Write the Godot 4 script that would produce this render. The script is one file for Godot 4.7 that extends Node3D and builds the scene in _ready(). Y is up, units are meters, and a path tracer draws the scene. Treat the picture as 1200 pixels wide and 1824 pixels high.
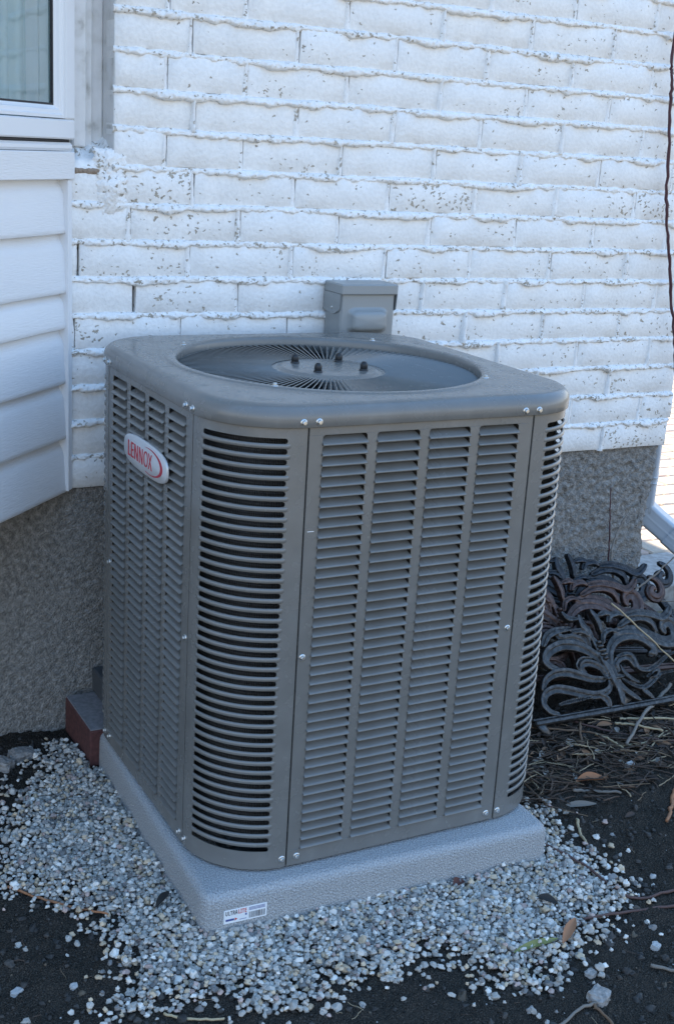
extends Node3D

# ---------------------------------------------------------------- measures (metres)
const WALL_Z := -0.47          # painted face of the brick wall
const A := 0.359               # half width of the air conditioner
const S := 0.219               # half width of a flat louvred panel
const CR := 0.14               # corner radius
const TOP := 0.79              # lower edge of the top cap
const COURSE := 0.0755
const BED0 := 0.4725           # underside of the lowest course
const GROUND := -0.083

var names := {}
var rng := RandomNumberGenerator.new()
var M := {}

# ---------------------------------------------------------------- node helpers
func numbered(called: String, parent: Node) -> String:
	var key := str(parent.get_instance_id()) + called
	var n: int = names.get(key, 0)
	names[key] = n + 1
	return called if n == 0 else "%s_%03d" % [called, n]

func tag(o: Node, label := "", category := "", group := "", kind := "") -> void:
	if label: o.set_meta("label", label)
	if category: o.set_meta("category", category)
	if group: o.set_meta("group", group)
	if kind: o.set_meta("kind", kind)

func thing(called: String, label: String, category: String, at := Vector3.ZERO, group := "") -> Node3D:
	var o := Node3D.new()
	o.name = numbered(called, self)
	add_child(o)
	o.position = at
	tag(o, label, category, group)
	return o

func put(called: String, mesh: Mesh, mat: Material, parent: Node = self, at := Vector3.ZERO) -> MeshInstance3D:
	var o := MeshInstance3D.new()
	o.name = numbered(called, parent)
	o.mesh = mesh
	o.material_override = mat
	parent.add_child(o)
	o.position = at
	return o

# ---------------------------------------------------------------- mesh helpers (faces given counter-clockwise seen from outside)
func start(smooth := false) -> SurfaceTool:
	var st := SurfaceTool.new()
	st.begin(Mesh.PRIMITIVE_TRIANGLES)
	st.set_smooth_group(0 if smooth else -1)
	return st

func tri(st: SurfaceTool, a: Vector3, b: Vector3, c: Vector3) -> void:
	st.add_vertex(a); st.add_vertex(c); st.add_vertex(b)

func quad(st: SurfaceTool, a: Vector3, b: Vector3, c: Vector3, d: Vector3) -> void:
	tri(st, a, b, c); tri(st, a, c, d)

func done(st: SurfaceTool) -> ArrayMesh:
	st.generate_normals()
	return st.commit()

# a box with chamfered edges
func add_box(st: SurfaceTool, lo: Vector3, hi: Vector3, r := 0.002, x := Transform3D()) -> void:
	var c := (lo + hi) / 2.0
	var h := (hi - lo) / 2.0
	r = minf(r, minf(h.x, minf(h.y, h.z)) * 0.95)
	var P := func(sx: int, sy: int, sz: int, axis: int) -> Vector3:
		var v := Vector3(sx * (h.x - r), sy * (h.y - r), sz * (h.z - r))
		v[axis] += [sx, sy, sz][axis] * r
		return x * (c + v)
	for axis in 3:
		var u := (axis + 1) % 3
		var w := (axis + 2) % 3
		for s in [-1, 1]:
			var q := []
			for k in [[-1, -1], [1, -1], [1, 1], [-1, 1]]:
				var g := [0, 0, 0]
				g[axis] = s; g[u] = k[0]; g[w] = k[1]
				q.append(P.call(g[0], g[1], g[2], axis))
			if s > 0: quad(st, q[0], q[1], q[2], q[3])
			else: quad(st, q[3], q[2], q[1], q[0])
		for s in [-1, 1]:
			for t in [-1, 1]:
				var g0 := [0, 0, 0]; var g1 := [0, 0, 0]
				g0[axis] = -1; g1[axis] = 1
				g0[u] = s; g1[u] = s; g0[w] = t; g1[w] = t
				var a: Vector3 = P.call(g0[0], g0[1], g0[2], u)
				var b: Vector3 = P.call(g1[0], g1[1], g1[2], u)
				var d: Vector3 = P.call(g1[0], g1[1], g1[2], w)
				var e: Vector3 = P.call(g0[0], g0[1], g0[2], w)
				if s * t > 0: quad(st, e, d, b, a)
				else: quad(st, a, b, d, e)
	for sx in [-1, 1]:
		for sy in [-1, 1]:
			for sz in [-1, 1]:
				var a2: Vector3 = P.call(sx, sy, sz, 0)
				var b2: Vector3 = P.call(sx, sy, sz, 1)
				var c2: Vector3 = P.call(sx, sy, sz, 2)
				if sx * sy * sz > 0: tri(st, a2, b2, c2)
				else: tri(st, a2, c2, b2)

func box(lo: Vector3, hi: Vector3, r := 0.002) -> ArrayMesh:
	var st := start()
	add_box(st, lo, hi, r)
	return done(st)

# profile [(radius, height)] turned about the vertical axis
func add_lathe(st: SurfaceTool, prof: Array, seg: int, at := Vector3.ZERO, x := Transform3D()) -> void:
	for i in seg:
		var a0 := TAU * i / seg
		var a1 := TAU * (i + 1) / seg
		for k in prof.size() - 1:
			var p: Vector2 = prof[k]
			var q: Vector2 = prof[k + 1]
			var v0 := x * (at + Vector3(p.x * cos(a0), p.y, p.x * sin(a0)))
			var v1 := x * (at + Vector3(p.x * cos(a1), p.y, p.x * sin(a1)))
			var v2 := x * (at + Vector3(q.x * cos(a1), q.y, q.x * sin(a1)))
			var v3 := x * (at + Vector3(q.x * cos(a0), q.y, q.x * sin(a0)))
			if q.x < 1e-6: tri(st, v0, v3, v1)
			elif p.x < 1e-6: tri(st, v0, v3, v2)
			else: quad(st, v0, v3, v2, v1)

# a closed profile (x along side, y along up) swept along a path; scale per point
func add_sweep(st: SurfaceTool, path: Array, prof: Array, scales: Array, up: Vector3, caps := true, creased := false) -> void:
	var n := path.size()
	var rings := []
	for i in n:
		var t: Vector3 = (path[mini(i + 1, n - 1)] - path[maxi(i - 1, 0)]).normalized()
		var side := t.cross(up).normalized()
		var u := side.cross(t).normalized()
		var ring := PackedVector3Array()
		var s: Vector2 = scales[i]
		for p in prof:
			ring.append(path[i] + side * p.x * s.x + u * p.y * s.y)
		rings.append(ring)
	var m := prof.size()
	for k in m:
		var k1 := (k + 1) % m
		if creased: st.set_smooth_group(k + 1)
		for i in n - 1:
			quad(st, rings[i][k], rings[i + 1][k], rings[i + 1][k1], rings[i][k1])
	if caps:
		for k in range(1, m - 1):
			tri(st, rings[0][0], rings[0][k], rings[0][k + 1])
			tri(st, rings[n - 1][0], rings[n - 1][k + 1], rings[n - 1][k])

func circle(n: int, r := 1.0) -> Array:
	var out := []
	for i in n: out.append(Vector2(cos(TAU * i / n), sin(TAU * i / n)) * r)
	return out

func spline(pts: Array, per: int) -> Array:
	var out := []
	var n := pts.size()
	for i in n - 1:
		var a = pts[maxi(i - 1, 0)]
		var b = pts[i]
		var c = pts[i + 1]
		var d = pts[mini(i + 2, n - 1)]
		for k in per:
			out.append(b.cubic_interpolate(c, a, d, float(k) / per))
	out.append(pts[n - 1])
	return out

# a sheet of nx by ny cells from f(i, j) -> Vector3, with smooth normals; seen counter-clockwise with i to the right and j up
func sheet(nx: int, ny: int, f: Callable) -> ArrayMesh:
	var v := PackedVector3Array()
	v.resize((nx + 1) * (ny + 1))
	for j in ny + 1:
		for i in nx + 1:
			v[j * (nx + 1) + i] = f.call(i, j)
	var nor := PackedVector3Array()
	nor.resize(v.size())
	for j in ny + 1:
		for i in nx + 1:
			var dx := v[j * (nx + 1) + mini(i + 1, nx)] - v[j * (nx + 1) + maxi(i - 1, 0)]
			var dy := v[mini(j + 1, ny) * (nx + 1) + i] - v[maxi(j - 1, 0) * (nx + 1) + i]
			nor[j * (nx + 1) + i] = dx.cross(dy).normalized()
	var idx := PackedInt32Array()
	idx.resize(nx * ny * 6)
	var o := 0
	for j in ny:
		for i in nx:
			var a := j * (nx + 1) + i
			idx[o] = a; idx[o + 1] = a + nx + 2; idx[o + 2] = a + 1
			idx[o + 3] = a; idx[o + 4] = a + nx + 1; idx[o + 5] = a + nx + 2
			o += 6
	var arr := []
	arr.resize(Mesh.ARRAY_MAX)
	arr[Mesh.ARRAY_VERTEX] = v
	arr[Mesh.ARRAY_NORMAL] = nor
	arr[Mesh.ARRAY_INDEX] = idx
	var mesh := ArrayMesh.new()
	mesh.add_surface_from_arrays(Mesh.PRIMITIVE_TRIANGLES, arr)
	return mesh

# ---------------------------------------------------------------- textures and materials
func noise(freq: float, octaves := 4, s := 1, kind := FastNoiseLite.TYPE_SIMPLEX_SMOOTH) -> FastNoiseLite:
	var n := FastNoiseLite.new()
	n.noise_type = kind
	n.frequency = freq
	n.seed = s
	n.fractal_octaves = octaves
	n.fractal_type = FastNoiseLite.FRACTAL_FBM if octaves > 1 else FastNoiseLite.FRACTAL_NONE
	return n

func mat(c: Color, rough := 0.6, metal := 0.0) -> StandardMaterial3D:
	var m := StandardMaterial3D.new()
	m.albedo_color = c
	m.roughness = rough
	m.metallic = metal
	return m

func ntex(n: FastNoiseLite, ramp: Array, size := 512) -> NoiseTexture2D:
	var t := NoiseTexture2D.new()
	t.width = size; t.height = size
	t.seamless = true
	t.noise = n
	if ramp:
		var g := Gradient.new()
		var offs := PackedFloat32Array()
		var cols := PackedColorArray()
		for r in ramp:
			offs.append(r[0]); cols.append(r[1])
		g.offsets = offs; g.colors = cols
		t.color_ramp = g
	return t

func tri_world(m: StandardMaterial3D, metres: float, off := Vector3.ZERO) -> void:
	m.uv1_triplanar = true
	m.uv1_world_triplanar = true
	m.uv1_scale = Vector3.ONE / metres
	m.uv1_offset = off
	m.uv1_triplanar_sharpness = 4.0

func relief(m: StandardMaterial3D, t: Texture2D, cm: float) -> void:
	m.heightmap_enabled = true
	m.heightmap_texture = t
	m.heightmap_scale = cm

# white wall paint: brushed, crackled, with flakes gone down to grey-tan mortar wash
func paint_images(sd: int, clusters: int, loose: int, big: float) -> Array:
	var w := 1024
	var fine := noise(0.05, 4, sd).get_seamless_image(w, w).get_data()
	var soft := noise(0.006, 3, sd + 5).get_seamless_image(w, w).get_data()
	var ridge_n := noise(0.02, 2, sd + 9)
	ridge_n.fractal_type = FastNoiseLite.FRACTAL_RIDGED
	var ridge := ridge_n.get_seamless_image(w, w).get_data()
	var hit := PackedByteArray()
	hit.resize(w * w)
	var r := RandomNumberGenerator.new()
	r.seed = sd
	var spots := []
	for i in loose:
		spots.append([Vector2(r.randf() * w, r.randf() * w), r.randf_range(1.5, 5.0)])
	for c in clusters:
		var at := Vector2(r.randf() * w, r.randf() * w)
		var wide := r.randf_range(25, 90)
		for i in r.randi_range(6, 22):
			spots.append([at + Vector2(r.randfn() * wide, r.randfn() * wide * 0.5), r.randf_range(2.0, 7.0) * big * (1.6 if r.randf() < 0.15 else 1.0)])
	for sp in spots:
		var p: Vector2 = sp[0]
		var R: float = sp[1]
		var a1 := r.randf() * TAU
		var a2 := r.randf() * TAU
		var a3 := r.randf() * TAU
		var turn := r.randfn() * 0.5 + (0.5 if r.randf() < 0.5 else -0.4)
		var squash := r.randf_range(0.4, 0.9)
		var reach := int(R * 2.2) + 1
		for y in range(-reach, reach + 1):
			for x in range(-reach, reach + 1):
				var q := Vector2(x, y).rotated(turn)
				q.y /= squash
				var th := q.angle()
				if q.length() < R * (1.0 + 0.35 * sin(2 * th + a1) + 0.28 * sin(3 * th + a2) + 0.22 * sin(7 * th + a3)):
					hit[posmod(int(p.y) + y, w) * w + posmod(int(p.x) + x, w)] = 1
	var rgb := PackedByteArray()
	rgb.resize(w * w * 3)
	var hgt := PackedByteArray()
	hgt.resize(w * w)
	for i in w * w:
		var f := fine[i]
		var s := soft[i]
		if hit[i]:
			var v := 142 + f / 4 - s / 8
			rgb[i * 3] = v + 8; rgb[i * 3 + 1] = v; rgb[i * 3 + 2] = v - 14
			hgt[i] = 80 + f / 5
		else:
			var d := 0
			if ridge[i] > 236: d = 10
			var b := 232 + f / 18 - (255 - s) / 22 - d
			rgb[i * 3] = b; rgb[i * 3 + 1] = b; rgb[i * 3 + 2] = b - 2
			hgt[i] = 130 + f / 3 + s / 8 - d * 2
	return [ImageTexture.create_from_image(Image.create_from_data(w, w, false, Image.FORMAT_RGB8, rgb)), ImageTexture.create_from_image(Image.create_from_data(w, w, false, Image.FORMAT_L8, hgt))]

func paint_mat(tex: Array, off: Vector3, cm := 0.24, metres := 0.62) -> StandardMaterial3D:
	var m := mat(Color(1, 1, 1), 0.62)
	m.albedo_texture = tex[0]
	relief(m, tex[1], cm)
	tri_world(m, metres, off)
	return m

func lin(r: float, g: float, b: float) -> Color:   # linear base colour
	return Color(r, g, b).linear_to_srgb()

func make_materials() -> void:
	var few := paint_images(11, 6, 80, 0.55)
	var some := paint_images(23, 20, 170, 0.65)
	var many := paint_images(37, 44, 300, 0.85)
	M.brick = [paint_mat(few, Vector3.ZERO), paint_mat(few, Vector3(0.37, 0.61, 0)), paint_mat(some, Vector3(0.13, 0.29, 0)), paint_mat(some, Vector3(0.71, 0.45, 0)), paint_mat(many, Vector3(0.5, 0.17, 0))]
	var dirty := paint_images(53, 80, 160, 1.2)
	M.mortar = paint_mat(dirty, Vector3(0.23, 0.7, 0.3), 0.25, 0.5)
	M.mortar_clean = paint_mat(many, Vector3(0.43, 0.1, 0.3), 0.2, 0.5)
	M.bare_mortar = mat(lin(0.30, 0.235, 0.18), 0.95)
	relief(M.bare_mortar, ntex(noise(0.05, 4, 3), [], 256), 0.3); tri_world(M.bare_mortar, 0.12)
	M.joint = mat(lin(0.22, 0.20, 0.18), 0.95)
	M.core = mat(lin(0.35, 0.34, 0.32), 0.95)
	# rough cast foundation render
	var stucco := mat(Color.WHITE, 0.95)
	stucco.albedo_texture = ntex(noise(0.030, 6, 61), [[0.0, lin(0.12, 0.116, 0.107)], [0.4, lin(0.215, 0.205, 0.188)], [0.65, lin(0.27, 0.258, 0.238)], [1.0, lin(0.40, 0.385, 0.36)]], 1024)
	relief(stucco, ntex(noise(0.075, 5, 62), [], 1024), 0.42)
	tri_world(stucco, 0.5)
	M.stucco = stucco
	# air conditioner paint
	var enamel := mat(Color.WHITE, 1.0)
	enamel.albedo_texture = ntex(noise(0.008, 5, 41), [[0.0, lin(0.155, 0.153, 0.143)], [0.5, lin(0.168, 0.166, 0.156)], [0.8, lin(0.175, 0.173, 0.163)], [1.0, lin(0.198, 0.196, 0.186)]], 512)
	enamel.roughness_texture = ntex(noise(0.012, 4, 43), [[0.0, Color(0.20, 0.20, 0.20)], [0.6, Color(0.25, 0.25, 0.25)], [1.0, Color(0.34, 0.34, 0.34)]], 512)
	tri_world(enamel, 0.35)
	enamel.metallic_specular = 0.5
	M.enamel = enamel
	var top_paint: StandardMaterial3D = enamel.duplicate()
	top_paint.uv1_offset = Vector3(0.3, 0.1, 0.6)
	M.enamel_top = top_paint
	M.screw = mat(lin(0.62, 0.62, 0.60), 0.32, 0.85)
	M.washer = mat(lin(0.5, 0.5, 0.48), 0.4, 0.8)
	M.black = mat(lin(0.012, 0.012, 0.013), 0.45)
	M.dark = mat(lin(0.02, 0.021, 0.022), 0.7)
	M.fan = mat(lin(0.05, 0.05, 0.052), 0.5)
	var coil := mat(Color.WHITE, 0.55, 0.3)
	var ci := Image.create(64, 64, false, Image.FORMAT_RGB8)
	var ch := Image.create(64, 64, false, Image.FORMAT_L8)
	for y in 64:
		for x in 64:
			var v := 0.19 + 0.10 * sin(x * TAU / 8.0) + 0.04 * sin(y * TAU / 16.0)
			ci.set_pixel(x, y, Color(v, v * 1.02, v * 1.05))
			ch.set_pixel(x, y, Color(0.5 + 0.5 * sin(x * TAU / 8.0), 0, 0))
	coil.albedo_texture = ImageTexture.create_from_image(ci)
	relief(coil, ImageTexture.create_from_image(ch), 0.1); tri_world(coil, 0.02)
	M.coil = coil
	M.badge = mat(lin(0.60, 0.61, 0.62), 0.38, 0.35)
	M.red = mat(lin(0.42, 0.012, 0.03), 0.4)
	M.print_black = mat(lin(0.015, 0.015, 0.02), 0.6)
	M.print_red = mat(lin(0.5, 0.03, 0.03), 0.6)
	M.print_blue = mat(lin(0.05, 0.08, 0.25), 0.6)
	M.paper = mat(lin(0.75, 0.77, 0.78), 0.45)
	# plastic pad with a speckled concrete look
	var pad := mat(Color.WHITE, 0.7)
	pad.albedo_texture = ntex(noise(0.09, 3, 71), [[0.0, lin(0.14, 0.145, 0.15)], [0.4, lin(0.30, 0.305, 0.305)], [0.65, lin(0.40, 0.405, 0.405)], [1.0, lin(0.66, 0.67, 0.67)]], 512)
	relief(pad, ntex(noise(0.06, 3, 72), [], 512), 0.22); tri_world(pad, 0.16)
	M.pad = pad
	# vinyl
	M.vinyl = mat(lin(0.74, 0.75, 0.76), 0.33)
	var siding := mat(lin(0.74, 0.745, 0.75), 0.42)
	var grain := noise(0.02, 4, 81)
	relief(siding, ntex(grain, [], 512), 0.05)
	siding.uv1_triplanar = true
	siding.uv1_scale = Vector3(3, 22, 3)
	M.siding = siding
	var trim := mat(Color.WHITE, 0.6)
	trim.albedo_texture = ntex(noise(0.012, 5, 83), [[0.0, lin(0.42, 0.41, 0.38)], [0.25, lin(0.66, 0.655, 0.63)], [0.5, lin(0.74, 0.74, 0.73)], [1.0, lin(0.80, 0.80, 0.79)]], 512)
	tri_world(trim, 0.4)
	M.trim = trim
	M.gasket = mat(lin(0.01, 0.01, 0.014), 0.5)
	var glass := StandardMaterial3D.new()
	glass.albedo_color = Color(0.72, 0.86, 0.86, 0.14)
	glass.transparency = BaseMaterial3D.TRANSPARENCY_ALPHA
	glass.roughness = 0.02
	glass.metallic_specular = 0.7
	M.glass = glass
	M.curtain = mat(lin(0.42, 0.52, 0.52), 0.9)
	M.curtain.backlight_enabled = true
	M.curtain.backlight = Color(0.35, 0.42, 0.42)
	M.room = mat(lin(0.35, 0.36, 0.36), 0.9)
	# disconnect box
	M.box = mat(lin(0.27, 0.285, 0.285), 0.33)
	# ironwork
	M.iron = []
	for k in 3:
		var im := mat(Color.WHITE, 0.36, 0.6)
		var base: Array = [[lin(0.034, 0.031, 0.029), lin(0.074, 0.068, 0.063), lin(0.17, 0.158, 0.145)], [lin(0.050, 0.029, 0.024), lin(0.092, 0.056, 0.046), lin(0.16, 0.115, 0.10)], [lin(0.016, 0.018, 0.020), lin(0.034, 0.036, 0.040), lin(0.08, 0.08, 0.085)]][k]
		im.albedo_texture = ntex(noise(0.02, 5, 91 + k), [[0.0, base[0]], [0.5, base[1]], [1.0, base[2]]], 512)
		im.vertex_color_use_as_albedo = true
		relief(im, ntex(noise(0.03, 3, 95), [], 256), 0.03); tri_world(im, 0.15)
		M.iron.append(im)
	# ground
	var soil := mat(Color.WHITE, 1.0)
	soil.albedo_texture = ntex(noise(0.12, 4, 101), [[0.0, lin(0.017, 0.0145, 0.012)], [0.45, lin(0.040, 0.034, 0.028)], [0.7, lin(0.072, 0.060, 0.048)], [1.0, lin(0.17, 0.14, 0.11)]], 1024)
	relief(soil, ntex(noise(0.1, 4, 102), [], 1024), 0.3)
	soil.specular_mode = BaseMaterial3D.SPECULAR_DISABLED
	tri_world(soil, 0.45)
	M.soil = soil
	var far := mat(Color.WHITE, 1.0)
	far.albedo_texture = ntex(noise(0.03, 5, 111), [[0.0, lin(0.13, 0.10, 0.055)], [0.5, lin(0.24, 0.19, 0.115)], [1.0, lin(0.36, 0.29, 0.19)]], 512)
	tri_world(far, 2.3)
	M.lawn = far
	M.pebble = mat(Color.WHITE, 0.75)
	M.pebble.vertex_color_use_as_albedo = true
	M.stick = mat(Color.WHITE, 0.85)
	M.stick.vertex_color_use_as_albedo = true
	M.paver = []
	for col in [lin(0.46, 0.38, 0.30), lin(0.52, 0.42, 0.34), lin(0.44, 0.33, 0.27)]:
		var pm := mat(col, 0.9)
		relief(pm, ntex(noise(0.05, 4, 121), [], 256), 0.2); tri_world(pm, 0.3)
		M.paver.append(pm)
	var slab := mat(Color.WHITE, 0.9)
	slab.albedo_texture = ntex(noise(0.04, 5, 131), [[0.0, lin(0.25, 0.23, 0.21)], [1.0, lin(0.45, 0.43, 0.40)]], 256)
	tri_world(slab, 0.3)
	M.slab = slab
	var pipe := mat(lin(0.40, 0.45, 0.50), 0.3)
	M.pipe = pipe
	M.red_paver = mat(Color.WHITE, 0.9)
	M.red_paver.albedo_texture = ntex(noise(0.05, 4, 141), [[0.0, lin(0.060, 0.022, 0.020)], [1.0, lin(0.125, 0.048, 0.042)]], 256)
	tri_world(M.red_paver, 0.2)
	M.red_paver_top = mat(Color.WHITE, 0.9)
	M.red_paver_top.albedo_texture = ntex(noise(0.05, 4, 142), [[0.0, lin(0.17, 0.16, 0.16)], [1.0, lin(0.30, 0.28, 0.28)]], 256)
	tri_world(M.red_paver_top, 0.2)
	M.dark_block = mat(lin(0.06, 0.065, 0.07), 0.9)
	M.roof = mat(lin(0.06, 0.055, 0.05), 0.95)
	M.vine = mat(lin(0.055, 0.014, 0.022), 0.55)
	M.bark = mat(lin(0.16, 0.10, 0.06), 0.9)
	M.twig_red = mat(lin(0.10, 0.055, 0.045), 0.8)
	M.straw = mat(lin(0.42, 0.33, 0.20), 0.8)
	M.twig_grey = mat(lin(0.20, 0.17, 0.14), 0.9)
	M.orange = mat(lin(0.34, 0.15, 0.07), 0.8)
	M.leaf_green = mat(lin(0.20, 0.20, 0.06), 0.7)
	M.leaf_dark = mat(lin(0.03, 0.026, 0.022), 0.8)
	M.leaf_red = mat(lin(0.10, 0.035, 0.025), 0.8)
	M.stone = mat(Color.WHITE, 0.9)
	M.stone.albedo_texture = ntex(noise(0.04, 4, 151), [[0.0, lin(0.20, 0.18, 0.16)], [1.0, lin(0.42, 0.39, 0.36)]], 256)
	relief(M.stone, ntex(noise(0.05, 4, 152), [], 256), 0.2); tri_world(M.stone, 0.12)
	M.white_stone = mat(lin(0.40, 0.395, 0.38), 0.8)

# ---------------------------------------------------------------- the air conditioner
const SLOT_LO := 0.0295
const PITCH := 0.01735
const ROWS := 43
const COLS := [-0.1525, -0.0525, 0.0475, 0.1475]
const COLW := 0.0815

func panel_mesh() -> ArrayMesh:
	var st := start()
	var th := 0.0012
	var hi := SLOT_LO + PITCH * ROWS
	var g := 0.0017
	add_box(st, Vector3(-S + g, 0.0, -th), Vector3(S - g, SLOT_LO, 0), 0.0004)
	add_box(st, Vector3(-S + g, hi, -th), Vector3(S - g, TOP + 0.02, 0), 0.0004)
	var edges := [-S + g]
	for x in COLS: edges.append_array([x - COLW / 2, x + COLW / 2])
	edges.append(S - g)
	for k in range(0, edges.size(), 2):
		add_box(st, Vector3(edges[k], SLOT_LO, -th), Vector3(edges[k + 1], hi, 0), 0.0004)
	# rolled flanges at both sides
	for s in [-1, 1]:
		var x0: float = s * (S - g)
		add_box(st, Vector3(minf(x0, x0 - s * 0.0012), 0.0, -0.014), Vector3(maxf(x0, x0 - s * 0.0012), TOP, -th - 0.0002), 0.0004)
	# rounded upper corners of every louvre opening
	var fr := 0.0052
	for x in COLS:
		for r in ROWS:
			var y := SLOT_LO + PITCH * (r + 1)
			for s in [-1, 1]:
				var corner := Vector3(x + s * COLW / 2, y, -0.0003)
				var prev := corner + Vector3(-s * fr, 0, 0)
				for k in range(1, 5):
					var a := PI / 2 * k / 4
					var p := corner + Vector3(-s * fr * (1 - sin(a)), -fr * (1 - cos(a)), 0)
					if s > 0: tri(st, corner, prev, p)
					else: tri(st, corner, p, prev)
					prev = p
	return done(st)

func louvre_mesh() -> ArrayMesh:
	var st := start(true)
	var prof := [Vector2(0.0030, 0.0002), Vector2(0.0042, 0.0009), Vector2(0.0045, 0.0022), Vector2(0.0034, 0.0036), Vector2(-0.0032, 0.0070), Vector2(-0.0105, 0.0113), Vector2(-0.0208, 0.0164)]
	var n := prof.size()
	var half := []
	for k in n: half.append(COLW / 2 + [-0.0006, 0.0002, 0.0004, 0.0006, 0.0004, -0.0020, -0.0050][k])
	for k in n - 1:
		var p: Vector2 = prof[k]
		var q: Vector2 = prof[k + 1]
		quad(st, Vector3(-half[k], p.y, p.x), Vector3(half[k], p.y, p.x), Vector3(half[k + 1], q.y, q.x), Vector3(-half[k + 1], q.y, q.x))
	st.set_smooth_group(1)
	var back := Vector3(0, -0.0010, -0.0010)
	for k in range(2, n - 1):
		var p2: Vector2 = prof[k]
		var q2: Vector2 = prof[k + 1]
		quad(st, Vector3(half[k], p2.y, p2.x) + back, Vector3(-half[k], p2.y, p2.x) + back, Vector3(-half[k + 1], q2.y, q2.x) + back, Vector3(half[k + 1], q2.y, q2.x) + back)
	return done(st)

func hole_pattern(r: int) -> float:
	return SLOT_LO + 0.0097 + PITCH * r

func arc(deg: float, r: float, y: float) -> Vector3:
	var a := deg_to_rad(deg)
	return Vector3(-(A - CR) + r * cos(a), y, (A - CR) + r * sin(a))

# corner skin: 90 to 180 degrees round the front left corner, with 43 slots between 104 and 166
func corner_skin() -> ArrayMesh:
	var st := start(true)
	var lo := hole_pattern(0) - 0.0045
	var hi := hole_pattern(ROWS - 1) + 0.0045
	var span := func(d0: float, d1: float, y0: float, y1: float, n: int) -> void:
		for i in n:
			var e0 := lerpf(d0, d1, float(i) / n)
			var e1 := lerpf(d0, d1, float(i + 1) / n)
			quad(st, arc(e1, CR, y0), arc(e0, CR, y0), arc(e0, CR, y1), arc(e1, CR, y1))
			quad(st, arc(e0, CR - 0.0012, y0), arc(e1, CR - 0.0012, y0), arc(e1, CR - 0.0012, y1), arc(e0, CR - 0.0012, y1))
	span.call(90.7, 104.0, 0.0, TOP + 0.015, 6)
	span.call(166.0, 179.3, 0.0, TOP + 0.015, 6)
	span.call(104.0, 166.0, 0.0, lo, 20)
	span.call(104.0, 166.0, hi, TOP + 0.015, 20)
	# rounded slot ends
	var h := 0.0045
	var w := rad_to_deg(0.0045 / CR)
	for r in ROWS:
		var y := hole_pattern(r)
		for e in [[104.0, 1.0], [166.0, -1.0]]:
			for up in [-1.0, 1.0]:
				var corner := arc(e[0], CR, y + up * h)
				var prev := arc(e[0] + e[1] * w, CR, y + up * h)
				for k in range(1, 4):
					var a := PI / 2 * k / 3
					var p := arc(e[0] + e[1] * w * (1 - sin(a)), CR, y + up * h * cos(a))
					if e[1] * up > 0: tri(st, corner, prev, p)
					else: tri(st, corner, p, prev)
					prev = p
	# the flanges at both seams
	st.set_smooth_group(2)
	for e in [90.7, 179.3]:
		var a0 := arc(e, CR, 0); var a1 := arc(e, CR, TOP)
		var b0 := arc(e, CR - 0.012, 0); var b1 := arc(e, CR - 0.012, TOP)
		quad(st, a0, b0, b1, a1)
	return done(st)

func corner_bar() -> ArrayMesh:
	var st := start(true)
	var path := []
	var sc := []
	for k in 19:
		var d: float = [101.8, 103.0, 104.2][k] if k < 3 else [165.8, 167.0, 168.2][k - 16] if k > 15 else lerpf(104.2, 165.8, (k - 2) / 14.0)
		path.append(arc(d, CR - 0.0008, 0))
		var edge := minf(k, 18 - k)
		sc.append(Vector2(0.28 if edge == 0 else 0.65 if edge == 1 else 1.0, 0.9 if edge == 0 else 1.0))
	var prof := []
	for k in 10:
		var a := TAU * k / 10
		prof.append(Vector2(0.0030 * cos(a), 0.0044 * sin(a)))
	add_sweep(st, path, prof, sc, Vector3.UP)
	return done(st)

# boundary of a square with rounded corners: point and outward normal at t in 0..1 (counter-clockwise seen from above is not needed)
func round_square(t: float, half: float, r: float) -> Array:
	var flat := 2.0 * (half - r)
	var bend := PI / 2 * r
	var d := fposmod(t, 1.0) * 4.0 * (flat + bend)
	var side := int(d / (flat + bend))
	d -= side * (flat + bend)
	var p: Vector2
	var n: Vector2
	if d < flat:
		p = Vector2(half, -(half - r) + d); n = Vector2(1, 0)
	else:
		var a := (d - flat) / r
		n = Vector2(cos(a), sin(a))
		p = Vector2(half - r, half - r) + n * r
	var turn := side * PI / 2
	return [p.rotated(turn), n.rotated(turn)]

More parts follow.
